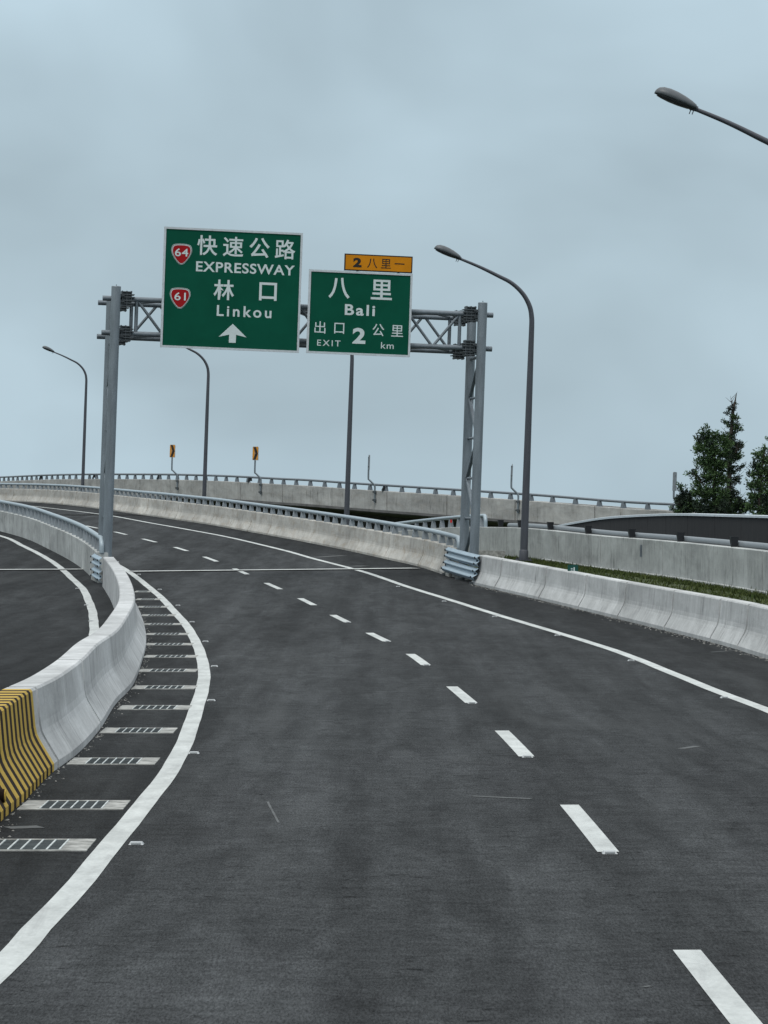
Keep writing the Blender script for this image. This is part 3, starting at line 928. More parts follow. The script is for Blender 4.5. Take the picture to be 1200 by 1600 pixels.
# small dark lamps fixed to the flyover rail
boxes = [(62, 'leftmost in the photo'), (145, 'beside the second lamp pole from the left'), (246, 'just left of the left chevron sign'), (388, 'just left of the right chevron sign'), (598, 'beside the edge-on sign left of the double gantry post')]
for px, where in boxes:
    p, nr = fly.at(fly_s(px))
    c = W(p[0], p[1], p[2])
    b = empty('marker_lamp', c)
    mb = MB(); mb.box((0, 0, 0.06), (0.12, 0.12, 0.12)); mb.tube([(0, 0, 0), (0, 0, 0.2)], 0.03, 8); mb.build('bracket', M['galv_dark'], b)
    mb = MB(); mb.box((0.12, -0.05, 0.2), (0.26, 0.22, 0.2), taper=(0.8, 0.8)); mb.tube([(0.12, -0.16, 0.2), (0.12, -0.2, 0.2)], 0.07, 10); mb.build('housing', M['black'], b)
    where = {62: 'farthest left, near the left edge', 145: 'just right of the farthest street lamp', 246: 'just left of the left chevron sign', 388: 'just left of the right chevron sign', 598: 'just right of the edge-on sign'}[px]
    tag(b, 'small black marker lamp on flyover parapet, ' + where, 'marker lamp', 'marker lamps on the flyover parapet')

# signs on S-bent poles clamped to the parapet
def fly_sign(name, px, top_py, rz, label, cat, chevron, hgt=0.86, wid=0.56, group=None):
    p, nr = fly.at(fly_s(px))
    base = W(p[0] - nr[0]*0.07, p[1] - nr[1]*0.07, p[2])
    ptop = W(*R(px, top_py, p[1]))
    H = ptop.z - base.z
    e = empty(name, (base.x, base.y, base.z - 0.8), 0)
    mb = MB()
    k = -0.40
    line = [(0, 0, 0.1), (0, 0, 0.80), (0, 0, 1.0), (k*0.15, 0, 1.15), (k*0.85, 0, 1.42), (k, 0, 1.58), (k, 0, 0.8 + H - 0.1)]
    mb.tube(catmull(line, 0.1), 0.055, 10)
    mb.build('pole', M['galv'], e)
    for z in (0.25, 0.72):
        mb = MB(); mb.box((0, 0.03, z), (0.26, 0.12, 0.09)); mb.box((0, -0.05, z), (0.16, 0.05, 0.12)); mb.build('clamp', M['galv_dark'], e)
    Mx = Matrix.Translation((k, -0.07, 0.8 + H - hgt/2)) @ Matrix.Rotation(rz, 4, 'Z')
    r = 0.04
    def rr(w, h, r=0.05):
        o = []
        for cx_, cz_, a0 in ((w/2-r, h/2-r, 0), (-w/2+r, h/2-r, 90), (-w/2+r, -h/2+r, 180), (w/2-r, -h/2+r, 270)):
            for t in range(4):
                a = math.radians(a0 + t * 30); o.append((cx_ + r*math.cos(a), cz_ + r*math.sin(a)))
        return list(reversed(o))
    mb = MB(); mb.prism(rr(wid, hgt), Mx, 0.03)
    f = mb.build('panel', M['signframe'] if chevron else M['signback'], e)
    if chevron:
        mb = MB(); mb.prism(rr(wid*0.93, hgt*0.955), Mx @ Matrix.Translation((0, -0.004, 0)), 0.003); mb.build('face', M['signyellow'], f)
        a, b, t = wid*0.40, hgt*0.46, wid*0.42
        poly = [(-a, b), (-a + t, b), (a, 0), (-a + t, -b), (-a, -b), (a - t, 0)]
        mb = MB(); mb.prism(list(reversed(poly))[::-1], Mx @ Matrix.Translation((0.02, -0.008, 0)), 0.003); mb.build('chevron', M['signblack'], f)
    else:
        mb = MB(); mb.box((k, -0.01, 0.8 + H - hgt*0.2), (0.1, 0.1, 0.06)); mb.box((k, -0.01, 0.8 + H - hgt*0.8), (0.1, 0.1, 0.06)); mb.build('bracket', M['galv_dark'], e)
    tag(e, label, cat, group)
GS = 'signs clamped to the flyover parapet'
fly_sign('chevron_sign', 279, 695, math.radians(-47), 'left one of the two yellow chevron signs with black arrow on the flyover', 'chevron sign', True, group=GS)
fly_sign('chevron_sign', 409, 698, math.radians(-47), 'right one of the two yellow chevron signs with black arrow on the flyover', 'chevron sign', True, group=GS)
fly_sign('flyover_sign', 587, 711, math.radians(-83), 'thin sign seen edge on, on bent pole between lamp pole and double gantry post', 'sign', False, group=GS)
fly_sign('flyover_sign', 811, 725, math.radians(-93), 'thin sign seen edge on, on bent pole just left of the tall lamp post', 'sign', False, hgt=0.8, group=GS)
fly_sign('flyover_sign', 1066, 738, math.radians(-113), 'grey back of a sign on bent pole beside the bush at right', 'sign', False, hgt=0.95, group=GS)

# ------------------------------------------------------------------ guardrail pieces at the gantry posts
def wbeam(e, path, s0, s1, face, side, rows):
    """corrugated beams along path; face(h) = offset of the barrier face; side -1: bulges to the left"""
    for h0, h1 in rows:
        n = 18
        prof = []
        for i in range(n + 1):
            t = i / n; h = h0 + (h1 - h0) * t
            w = 0.5 - 0.5 * math.cos(t * 4 * PI)
            prof.append((face(h) + side * (0.04 + 0.085 * w), h))
        mb = MB(); rws = []
        m_ = max(4, int((s1 - s0) / 0.4))
        for k in range(m_ + 1):
            d = s0 + (s1 - s0) * k / m_
            p, nr = path.at(d)
            rws.append([W(p[0] + nr[0]*o, p[1] + nr[1]*o, G(p[1]) + h) for o, h in prof])
        mb.grid(rws, smooth=True)
        bm_o = mb.build('beam', M['beam'], e, e.location)
        sol = bm_o.modifiers.new('thickness', 'SOLIDIFY'); sol.thickness = 0.012
        mb = MB()
        for d in (s0 + 0.25, s1 - 0.25):
            p, nr = path.at(d)
            for h in (h0 + (h1-h0)*0.25, h0 + (h1-h0)*0.75, h0 + (h1-h0)*0.5):
                o = face(h) + side * (0.13 if abs(h - (h0+h1)/2) > 0.02 else 0.05)
                c = W(p[0] + nr[0]*o, p[1] + nr[1]*o, G(p[1]) + h)
                mb.tube([c, c + Vector((nr[0], nr[1], 0)) * side * 0.03], 0.028, 8)
        mb.build('bolts', M['black'], bm_o, e.location)
        bm_o.children[0].location = (0, 0, 0)
# path across the right gap, joined from both barriers
gapR = Path([right_near.at(right_near.L - 1.5)[0][:2], right_near.at(right_near.L)[0][:2], right_far.at(0)[0][:2], right_far.at(2.2)[0][:2]], 0.4)
def f_face(h): return -0.02 + (0.0 if h < 0.08 else 0.13 * (h - 0.08) / 0.24 if h < 0.32 else 0.13 + 0.07 * (h - 0.32) / 0.5)
e = empty('guardrail_piece', origin_of(gapR, 1.5))
wbeam(e, gapR, 0.9, gapR.L - 0.9, f_face, -1, ((0.13, 0.47), (0.50, 0.84)))
for d in (1.3, gapR.L / 2, gapR.L - 1.3):
    p, nr = gapR.at(d)
    mb = MB(); mb.box(W(p[0] + nr[0]*0.2, p[1] + nr[1]*0.2, G(p[1]) + 0.38), (0.12, 0.12, 0.8)); mb.box(W(p[0] + nr[0]*0.02, p[1] + nr[1]*0.02, G(p[1]) + 0.03), (0.22, 0.22, 0.06))
    mb.build('guardrail_post', M['galv_dark'], e, e.location)
tag(e, 'stacked corrugated guardrail beams closing the barrier gap at the right gantry post', 'guardrail', 'guardrail pieces at the gantry posts')
# left gap
lb_end = left_bar.at(left_bar.L)
pe, ne = lb_end
gapL = Path([(pe[0] - ne[0]*0.55 + 0.09, pe[1] - 0.9), (pe[0] - ne[0]*0.55, pe[1]), left_far.at(0)[0][:2], left_far.at(0.9)[0][:2]], 0.3)
e = empty('guardrail_piece', origin_of(gapL, 1.0))
wbeam(e, gapL, 0.5, gapL.L - 0.2, lambda h: 0.0, -1, ((0.10, 0.44), (0.47, 0.81)))
for d in (0.8, gapL.L - 0.8):
    p, nr = gapL.at(d)
    mb = MB(); mb.box(W(p[0] + nr[0]*0.12, p[1] + nr[1]*0.12, G(p[1]) + 0.38), (0.12, 0.12, 0.8))
    mb.build('guardrail_post', M['galv_dark'], e, e.location)
tag(e, 'stacked corrugated guardrail beams closing the barrier gap at the left gantry post', 'guardrail', 'guardrail pieces at the gantry posts')

# ------------------------------------------------------------------ gantry
gL = WR(174.3, 660, 100.9); gR = WR(747.5, 670, 102.6)
zL = W(R(165.5, 660, 100.9)[0], 100.9, G(100.9)).z
zR = W(R(742, 660, 102.6)[0], 102.6, G(102.6)).z
ax = Vector((gR.x - gL.x, gR.y - gL.y, 0)); SPAN = ax.length; ax.normalize()
ay = Vector((-ax.y, ax.x, 0))
gO = Vector(((gL.x + gR.x) / 2, (gL.y + gR.y) / 2, zL)) + ay * 0.83       # middle between front and back posts
gA = math.atan2(ax.y, ax.x)
def gl(px, py, yo):               # sight line met with the plane yo of the gantry -> local x, z
    d = W(*R(px, py, 1.0)) - CAM
    t = ((gO + ay * yo - CAM).dot(ay)) / d.dot(ay)
    p = CAM + d * t - gO
    return p.dot(ax), p.z
e = gantry = empty('sign_gantry', gO, gA)
HX = SPAN / 2
topL, topR = gl(183.5, 449, -0.83)[1], gl(752.5, 473, -0.83)[1]
CF, CB = -0.60, 1.06              # the chords run behind the front and behind the back posts
cu = (gl(183, 468, CF)[1] + gl(752, 490.5, CF)[1]) / 2
cl = (gl(178, 521.5, CF)[1] + gl(750, 543.5, CF)[1]) / 2
TOP = (topL + topR) / 2
for sx, zb in ((-1, 0.0), (1, zR - zL)):
    for sy in (-1, 1):
        t_ = TOP - (0.30 if sy > 0 else 0)
        mb = MB()
        mb.tube([(sx*HX, sy*0.83, zb + 0.3), (sx*HX, sy*0.83, t_)], 0.137, 24)
        mb.tube([(sx*HX, sy*0.83, t_), (sx*HX, sy*0.83, t_ + 0.02)], [0.14, 0.13], 24)
        mb.tube([(sx*HX, sy*0.83, t_), (sx*HX, sy*0.83, t_ + 0.07)], 0.012, 6)
        mb.build('post', M['galv'], e)
    mb = MB(); mb.box((sx*HX, 0, zb + 0.15), (0.55, 2.4, 0.34)); mb.build('pedestal', M['pit'], e)
    mb = MB()
    seg = 5; z0, z1 = zb + 0.6, cl - 0.25
    for i in range(seg):
        a, b = z0 + (z1 - z0)*i/seg, z0 + (z1 - z0)*(i+1)/seg
        s_ = -1 if i % 2 == 0 else 1
        mb.tube([(sx*HX, -s_*0.70, a), (sx*HX, s_*0.70, b)], 0.055, 8)
        mb.tube([(sx*HX, -0.72, a), (sx*HX, 0.72, a)], 0.04, 8)
    mb.tube([(sx*HX, -0.72, z1), (sx*HX, 0.72, z1)], 0.05, 8)
    mb.build('lattice', M['galv_mid'], e)
XE = HX + 0.36
for z in (cu, cl):
    for y in (CF, CB):
        mb = MB(); mb.tube([(-XE, y, z - (0.04 if y > 0 else 0)), (XE, y, z - (0.04 if y > 0 else 0))], 0.076, 16); mb.build('chord', M['galv_mid'], e)
x0, x1 = -HX + 0.62, HX - 0.62
nb = 12
for y in (CF, CB):
    mb = MB()
    for i in range(nb):
        a, b = x0 + (x1 - x0)*i/nb, x0 + (x1 - x0)*(i+1)/nb
        up_ = (i % 2 == 0) if y < 0 else (i % 2 == 1)
        mb.tube([(a, y, cu if up_ else cl), (b, y, cl if up_ else cu)], 0.042, 8)
    for x in (x0, x1):
        mb.tube([(x, y, cl), (x, y, cu)], 0.055, 10)
    mb.build('bracing', M['galv_mid'], e)
for z in (cu, cl):
    mb = MB()
    for i in range(nb):
        a, b = x0 + (x1 - x0)*i/nb, x0 + (x1 - x0)*(i+1)/nb
        mb.tube([(a, CF if i % 2 else CB, z - 0.02), (b, CB if i % 2 else CF, z - 0.02)], 0.036, 8)
    mb.build('bracing', M['galv_mid'], e)
for sx in (-1, 1):
    for y, f in ((CF, -1), (CB, 1)):
        for z in (cu, cl):
            z = z - (0.04 if y > 0 else 0)
            mb = MB()
            x = sx * (HX - 0.32)
            for dz, wx in ((-0.20, 0.30), (-0.125, 0.44), (-0.05, 0.44), (0.05, 0.44), (0.125, 0.44), (0.20, 0.30)):
                mb.box((x, y, z + dz), (wx, 0.40, 0.026))
            mb.box((x, y, z), (0.27, 0.28, 0.36))
            for ddx in (-0.13, 0.0, 0.13):
                mb.box((x + ddx, y, z), (0.028, 0.36, 0.46))
            mb.box((sx*(HX - 0.10), y - 0.12, z + 0.09), (0.30, 0.26, 0.024)); mb.box((sx*(HX - 0.10), y - 0.12, z - 0.09), (0.30, 0.26, 0.024))
            mb.build('clamp', M['galv_dark'], e)
tag(e, 'grey steel sign gantry of truss chords on double posts spanning the road', 'gantry')

# ------------------------------------------------------------------ signs
DEPS = None
def text_mesh(body, bold, space=1.0):
    cu_ = bpy.data.curves.new('lettering', 'FONT')
    cu_.body = body; cu_.size = 1.0; cu_.offset = bold; cu_.extrude = 0.0; cu_.space_character = space
    cu_.resolution_u = 6
    to = bpy.data.objects.new('lettering', cu_)
    COL.objects.link(to)
    bpy.context.view_layer.update()
    ev = to.evaluated_get(bpy.context.evaluated_depsgraph_get())
    me = bpy.data.meshes.new_from_object(ev)
    vs = [Vector(v.co) for v in me.vertices]; fs = [tuple(p.vertices) for p in me.polygons]
    bpy.data.objects.remove(to); bpy.data.curves.remove(cu_); bpy.data.meshes.remove(me)
    return vs, fs
def letters(parent, items, mat, yo, name='lettering'):
    """items: (text, centre x, centre z, width, height, bold) in the sign's own plane"""
    v, f = [], []
    for body, x, z, w, h, bold, *sp in items:
        vs, fs = text_mesh(body, bold, sp[0] if sp else 1.0)
        if not vs: continue
        x0_, x1_ = min(q.x for q in vs), max(q.x for q in vs); y0_, y1_ = min(q.y for q in vs), max(q.y for q in vs)
        kx = w / max(1e-6, x1_ - x0_); ky = h / max(1e-6, y1_ - y0_) if h else kx
        b = len(v)
        for q in vs: v.append(Vector((x + (q.x - (x0_ + x1_)/2) * kx, yo, z + (q.y - (y0_ + y1_)/2) * ky)))
        f += [tuple(b + i for i in p) for p in fs]
    me = bpy.data.meshes.new(name)
    me.from_pydata(v, [], f); me.materials.append(mat); me.update()
    o = bpy.data.objects.new(name, me); COL.objects.link(o); o.parent = parent
    return o

def make_sign(name, TL, TR, BL, ox, oy, sc, yo, label):
    """corners in zoom pixels -> returns empty, size, and map from zoom pixel to sign-local metres"""
    def loc(zx, zy): return gl(ox + zx/sc, oy + zy/sc, yo)
    a, b, c = loc(*TL), loc(*TR), loc(*BL)
    w = ((b[0] - a[0])**2 + (b[1] - a[1])**2) ** .5; h = ((c[0] - a[0])**2 + (c[1] - a[1])**2) ** .5
    br = (TR[0] + BL[0] - TL[0], TR[1] + BL[1] - TL[1])
    d = loc(*br)
    ctr = ((b[0] + c[0]) / 2, (b[1] + c[1]) / 2)
    e = empty(name, gO + ax*ctr[0] + ay*yo + Vector((0, 0, ctr[1])), gA)
    U = (TR[0] - TL[0], TR[1] - TL[1]); V = (BL[0] - TL[0], BL[1] - TL[1])
    det = U[0]*V[1] - U[1]*V[0]
    def m(zx, zy):
        dx, dy = zx - TL[0], zy - TL[1]
        u = (dx*V[1] - dy*V[0]) / det; v = (U[0]*dy - U[1]*dx) / det
        return (u - 0.5) * w, (0.5 - v) * h
    kx = w / math.hypot(*U); kz = h / math.hypot(*V)
    tag(e, label, 'road sign', 'signs on the gantry')
    return e, w, h, m, kx, kz
def board(e, w, h, fr=0.06, face='signgreen'):
    mb = MB(); mb.box((0, 0, 0), (w - 2*fr, 0.03, h - 2*fr)); pn = mb.build('panel', M[face], e)
    mb = MB()
    for (x, z, sx_, sz_) in ((0, h/2 - fr/2, w, fr), (0, -h/2 + fr/2, w, fr), (-w/2 + fr/2, 0, fr, h - 2*fr), (w/2 - fr/2, 0, fr, h - 2*fr)):
        mb.box((x, 0, z), (sx_, 0.07, sz_))
    mb.build('frame', M['signframe'], e)
    mb = MB()
    for x in (-w*0.33, 0, w*0.33):
        mb.box((x, 0.07, 0), (0.07, 0.08, h * 0.96))
    mb.build('backing_bars', M['galv_dark'], e)
YS = -0.92
FY = -0.018
# large sign
e, w, h, m, kx, kz = make_sign('direction_sign', (82, 77), (1165, 114), (52, 1019), 240, 340, 5, YS,
                               'large green road sign reading Expressway and Linkou with upward arrow')
board(e, w, h)
def T(s, x, y, wd_, hg, b=0.02, sp=1.0): q = m(x, y); return (s, q[0], q[1], wd_*kx, hg*kz, b, sp)
letters(e, [T('快', 417, 220, 158, 156, .014), T('速', 619, 228, 160, 156, .012), T('公', 824, 234, 160, 156, .016), T('路', 1026, 244, 160, 154, .012)], M['signwhite'], FY)
letters(e, [T('EXPRESSWAY', 715, 397, 772, 80, .018, 1.08)], M['signwhite'], FY)
letters(e, [T('林', 547, 567, 160, 158, .016)], M['signwhite'], FY)
letters(e, [T('口', 892, 577, 138, 142, .018)], M['signwhite'], FY)
letters(e, [T('Linkou', 706, 736, 428, 86, .018, 1.32)], M['signwhite'], FY)
mb = MB()
ap = [m(*q) for q in ((617, 832), (725, 938), (643, 918), (640, 981), (586, 980), (589, 917), (507, 934))]
mb.prism(list(ap), Matrix.Translation((0, FY - 0.001, 0)), 0.003); mb.build('arrow', M['signwhite'], e)
def shield_poly(s, cx_, cz_):
    pts = []
    N = 40
    ctrl = [(-1, .40), (-.93, .72), (-.78, .90), (-.4, .985), (0, 1.0), (.4, .985), (.78, .90), (.93, .72), (1, .40), (.92, .05), (.72, -.34), (.42, -.74), (.16, -.97), (0, -1.0), (-.16, -.97), (-.42, -.74), (-.72, -.34), (-.92, .05)]
    cc = catmull(ctrl + [ctrl[0]], 0.12)
    return [(cx_ + x*s[0], cz_ + z*s[1]) for x, z in cc[:-1]]
def shield(e, cx_, cy_, num):
    c = m(cx_, cy_)
    a, b = 81 * kx, 82 * kz
    mb = MB(); mb.prism(shield_poly((a, b), *c), Matrix.Translation((0, -0.019, 0)), 0.003)
    s_ = mb.build('route_shield', M['signwhite'], e)
    mb = MB(); mb.prism(shield_poly((a*0.965, b*0.965), *c), Matrix.Translation((0, -0.0225, 0)), 0.003); mb.build('border', M['signblack'], s_)
    mb = MB(); mb.prism(shield_poly((a*0.925, b*0.925), *c), Matrix.Translation((0, -0.026, 0)), 0.003); mb.build('border', M['signwhite'], s_)
    mb = MB(); mb.prism(shield_poly((a*0.86, b*0.86), *c), Matrix.Translation((0, -0.0295, 0)), 0.003); mb.build('field', M['signred'], s_)
    letters(s_, [(num, c[0], c[1] + 14*kz, (104 if num == '64' else 88) * kx, 62*kz, .012, 1.08)], M['signwhite'], -0.034, 'number')
shield(e, 216, 292, '64'); shield(e, 205, 636, '61')
# smaller sign
e2, w, h, m, kx, kz = make_sign('direction_sign', (112, 207), (921, 237), (95, 861), 460, 380, 5, YS,
                                'smaller green road sign reading Bali, exit 2 km, right of the large one')
e = e2
board(e, w, h)
letters(e, [T('八', 348, 352, 166, 162, .018)], M['signwhite'], FY)
letters(e, [T('里', 678, 363, 166, 156, .014)], M['signwhite'], FY)
letters(e, [T('Bali', 510, 524, 236, 86, .022, 1.22)], M['signwhite'], FY)
letters(e, [T('出', 200, 660, 86, 94, .004), T('口', 350, 667, 78, 84, .006)], M['signwhite'], FY)
letters(e, [T('公', 655, 678, 92, 96, .006), T('里', 803, 685, 94, 90, .004)], M['signwhite'], FY)
letters(e, [T('2', 505, 725, 102, 124, .034)], M['signwhite'], FY)
letters(e, [T('EXIT', 270, 783, 182, 46, .004, 1.3)], M['signwhite'], FY)
letters(e, [T('km', 727, 800, 100, 50, .004, 1.15)], M['signwhite'], FY)
# orange plate on top
e, w, h, m, kx, kz = make_sign('exit_plate', (391, 82), (923, 103), (389, 214), 460, 380, 5, YS - 0.02,
                               'narrow orange plate with black writing on top of the smaller green sign')
mb = MB(); mb.box((0, 0, 0), (w, 0.03, h)); mb.build('plate', M['signblack'], e)
mb = MB(); mb.box((0, -0.017, 0), (w - 0.07, 0.006, h - 0.07)); mb.build('face', M['signorange'], e)
mb = MB()
for x in (-w*0.3, w*0.3): mb.box((x, 0.05, -0.3), (0.06, 0.06, h + 0.5))
mb.build('backing_bars', M['galv_dark'], e)
letters(e, [T('2', 491, 152, 66, 74, .05)], M['signblack'], -0.024)
letters(e, [T('八', 607, 157, 80, 74, .008), T('里', 714, 160, 76, 74, .004), T('一', 820, 161, 78, 8, .004)], M['signblack'], -0.024)

# ------------------------------------------------------------------ street lamps
def lamp(base, rz, extra, label):
    e = empty('street_lamp', base, rz)
    x_ = extra
    mb = MB()
    pts = [(0, 0, 0.02), (0, 0, 2.5 + x_*.5), (0, 0, 5.5 + x_), (0, 0, 7.6 + x_)]
    rr_ = [0.130, 0.120, 0.104, 0.088]
    mb.tube(pts, rr_, 16, cap=True)
    mb.tube([(0, 0, 0.02), (0, 0, 0.32), (0, 0, 0.36)], [0.155, 0.15, 0.128], 16)
    po = mb.build('pole', M['lamp'], e)
    mb = MB(); mb.box((0, 0, 0.015), (0.5, 0.5, 0.03))
    for a in (-0.19, 0.19):
        for b in (-0.19, 0.19): mb.tube([(a, b, 0.02), (a, b, 0.09)], 0.022, 6)
    mb.build('base_plate', M['lamp'], e)
    cv = catmull([(0, 0, 7.59), (-0.012, 0, 7.95), (-0.095, 0, 8.32), (-0.33, 0, 8.71), (-0.71, 0, 9.04), (-1.17, 0, 9.26), (-1.8, 0, 9.53), (-2.52, 0, 9.79)], 0.08)
    n = len(cv)
    mb = MB(); mb.tube([(p[0], p[1], p[2] + x_) for p in cv], [0.0885 - 0.048 * (i/(n-1)) for i in range(n)], 12)
    mb.build('arm', M['lamp'], e)
    # head: flattened pod, tilted like the arm
    Mx = Matrix.Translation((-2.50, 0, 9.80 + x_)) @ Matrix.Rotation(math.radians(19.5), 4, 'Y')
    N = 16
    st = [(0.07, .05, .03), (0.05, .10, .075), (-.06, .145, .115), (-.22, .172, .155), (-.40, .185, .18), (-.56, .185, .185), (-.70, .16, .165), (-.79, .115, .12), (-.83, .06, .065), (-.845, .02, .02)]
    rows = []
    for x, wy, hz in st:
        r = []
        for k in range(N):
            a = 2*PI*k/N
            zz = math.sin(a) * hz if math.sin(a) > 0 else math.sin(a) * 0.035
            r.append(Mx @ Vector((x, math.cos(a) * wy, zz)))
        rows.append(r)
    mb = MB(); mb.grid(rows, close=True, smooth=True); mb.face(list(reversed(rows[0]))); mb.face(rows[-1])
    hd = mb.build('lamp_head', M['lamphead'], e)
    rows = []
    for x, wy, dz in ((0.0, .08, .03), (-.1, .115, .055), (-.3, .145, .07), (-.5, .155, .07), (-.68, .135, .055), (-.78, .08, .04)):
        rows.append([Mx @ Vector((x, math.cos(a) * wy, -0.02 + math.sin(a) * (dz if math.sin(a) < 0 else 0.01))) for a in [2*PI*k/N for k in range(N)]])
    mb = MB(); mb.grid(rows, close=True, smooth=True); mb.face(list(reversed(rows[0]))); mb.face(rows[-1])
    mb.build('lens', M['glass'], hd)
    mb = MB()
    mb.tube([Mx @ Vector((0.10, 0, 0.0)), Mx @ Vector((-0.06, 0, -0.02))], 0.06, 10)
    mb.tube([Mx @ Vector((-0.02, 0.04, -0.05)), Mx @ Vector((-0.02, 0.04, -0.15))], 0.01, 6)
    mb.tube([Mx @ Vector((0.03, -0.04, -0.05)), Mx @ Vector((0.03, -0.04, -0.15))], 0.01, 6)
    mb.build('clamp', M['lamp'], hd)
    tag(e, label, 'street lamp', 'street lamps along the road')
    return e
def lamp_at(px, py, Y, heading, label, zbase=None, extra=0.0):
    b = WR(px, py, Y)
    if zbase is not None:
        X = (px - CX) * Y / FPX
        b = W(X, Y, zbase)
    return lamp(b, math.radians(heading), extra, label)
lamp_at(1246, 924, 72, 4, 'nearest street lamp, only its head and arm reaching in at upper right')
lamp_at(818, 876, 115, 7, 'tall grey street lamp standing on the grass strip right of the gantry')
lamp_at(538, 815, 160, 9, 'street lamp whose top is hidden behind the smaller green sign', G(160) - 2.6, 2.35)
lamp_at(316, 797, 207, 12, 'street lamp whose arm end is hidden behind the large green sign', G(207) - 2.6, 2.55)
lamp_at(126.5, 765, 255, 14, 'farthest street lamp, left of the left gantry post', G(255) - 2.6, 3.4)

# ------------------------------------------------------------------ small green marker plate
b = WR(895, 894.5, 86.9)
e = empty('distance_plate', b)
mb = MB(); mb.box((0, 0, 0.09), (0.26, 0.02, 0.20)); pl = mb.build('plate', m_plain('plate_green', (0.006, 0.055, 0.045), 0.45), e)
mb = MB()
mb.box((0.03, -0.012, 0.085), (0.03, 0.004, 0.09)); mb.box((-0.03, -0.012, 0.095), (0.045, 0.004, 0.018)); mb.box((-0.03, -0.012, 0.058), (0.045, 0.004, 0.018))
mb.build('digits', M['signwhite'], e)
mb = MB(); mb.box((0, 0.02, 0.0), (0.04, 0.015, 0.1)); mb.build('stem', M['galv_dark'], e)
tag(e, 'tiny dark green plate with white marks on top of the plain right barrier', 'marker plate')

# ------------------------------------------------------------------ drain gratings along the left barrier
drains = [(1321, -62, 143), (1258.5, 35, 198), (1190, 110, 246), (1142, 160, 274), (1106, 187, 297), (1074.5, 208, 306), (1048, 217, 308), (1026, 226, 308), (1007, 227, 301), (991, 228, 294),
          (975.5, 222, 284), (961.5, 221, 274), (948.5, 215, 262), (936.5, 213, 250), (924.5, 211, 236)]
ordn = ['nearest', 'second', 'third', 'fourth', 'fifth', 'sixth', 'seventh', 'eighth', 'ninth', 'tenth', 'eleventh', 'twelfth', 'thirteenth', 'fourteenth', 'farthest']
def drain_meshes():
    P0 = []
    mb = MB()
    Wd, D = 0.96, 0.92
    gx0, gx1 = -0.13, 0.42
    # surround: four pieces round the grating
    rw = [(-Wd/2, -0.27, D), (0.27, Wd/2, D)]
    def flat(mb, x0, x1, y0, y1, z, mi=0):
        mb.box(((x0+x1)/2, (y0+y1)/2, z/2 - 0.02), (x1-x0, y1-y0, z + 0.04), None, mi)
    flat(mb, -Wd/2, -0.28, -D/2, D/2, 0.006); flat(mb, 0.28, Wd/2, -D/2, D/2, 0.006)
    flat(mb, -0.28, 0.28, -D/2, -D/2 + 0.06, 0.006); flat(mb, -0.28, 0.28, D/2 - 0.06, D/2, 0.006)
    a = mb
    mb = MB()
    flat(mb, -0.28, 0.28, -D/2 + 0.06, D/2 - 0.06, 0.0015, 1)
    for i in range(7):
        x = -0.28 + 0.56 * i / 6
        mb.box((x, 0, 0.004), (0.013, D - 0.12, 0.012))
    for i in range(14):
        y = -D/2 + 0.10 + (D - 0.2) * i / 13
        mb.box((0, y, 0.002), (0.55, 0.006, 0.006), None, 1)
    return a, mb
first = None
for i, (py, xa, xb) in enumerate(drains):
    xm = (xa + xb) / 2
    X, Y = gp(xm, py)
    sx_ = (xb - xa) * Y / FPX / 0.96
    if first is None:
        a, b = drain_meshes()
        e = first = empty('drain_grating', (0, 0, 0))
        a.build('surround', M['pit'], e); b.build('grate', [M['grate'], M['hole']], e)
    else: e = copy_tree(first)
    e.location = W(X, Y, G(Y) + 0.002)
    sl = math.atan((G(Y + 0.5) - G(Y - 0.5)))
    e.rotation_euler = (sl, -ROLL, 0)
    e.scale = (sx_, 1, 1)
    tag(e, ('%s drain grating from the camera, let into the shoulder along the striped barrier' % ordn[i]) if i not in (0, 14) else
        ('nearest drain grating, cut off by the left edge of the photo' if i == 0 else 'farthest drain grating, beside the left end of the white joint'), 'drain', 'drain gratings along the left barrier')

# ------------------------------------------------------------------ road studs
mb = MB()
mb.box((0, 0, 0.010), (0.115, 0.115, 0.020), None, 0, (0.78, 0.62))
mb.box((0, -0.050, 0.010), (0.075, 0.012, 0.012), Matrix.Rotation(math.radians(-28), 3, 'X'), 1)
stud0 = None
studs = [('left', q) for q in ((213, 1320), (303, 1178), (330, 1095.5), (335, 1042), (321, 1003), (300, 972.5), (278, 946.5), (249.5, 921.5), (217, 898), (183, 878.5))]
studs += [('right', q) for q in ((1132, 1091), (986, 1033), (871, 993.5), (773, 964), (694, 940), (622, 917))]
studs += [('far', q) for q in ((121, 920), (135, 946), (142, 971))]
names_l = ['nearest', 'second', 'third', 'fourth', 'fifth', 'sixth', 'seventh', 'eighth', 'ninth', 'tenth']
cnt = {}
def place_stud(X, Y, label):
    global stud0
    if stud0 is None: o = stud0 = mb.build('road_stud', [M['stud'], M['studlens']])
    else: o = stud0.copy(); COL.objects.link(o)
    o.location = W(X, Y, G(Y) + 0.004)
    o.rotation_euler = (math.atan(G(Y + .5) - G(Y - .5)), -ROLL, 0)
    tag(o, label, 'road stud', 'reflective road studs')
for kind, q in studs:
    i = cnt.get(kind, 0); cnt[kind] = i + 1
    X, Y = gp(*q)
    place_stud(X, Y, {'left': 'white road stud by the left edge line, %s from the camera',
                      'right': 'white road stud by the right edge line, %s from the camera',
                      'far': 'white road stud by the line of the other carriageway, %s from the camera'}[kind] % names_l[i])
for i, k in enumerate((1, 2, 3, 4, 5, 6)):
    s_ = cpath.sat(centre[k][1]) - 4.28
    p, nr = cpath.at(s_)
    place_stud(p[0], p[1], 'white road stud at the near end of a lane dash, %s from the camera' % names_l[i])

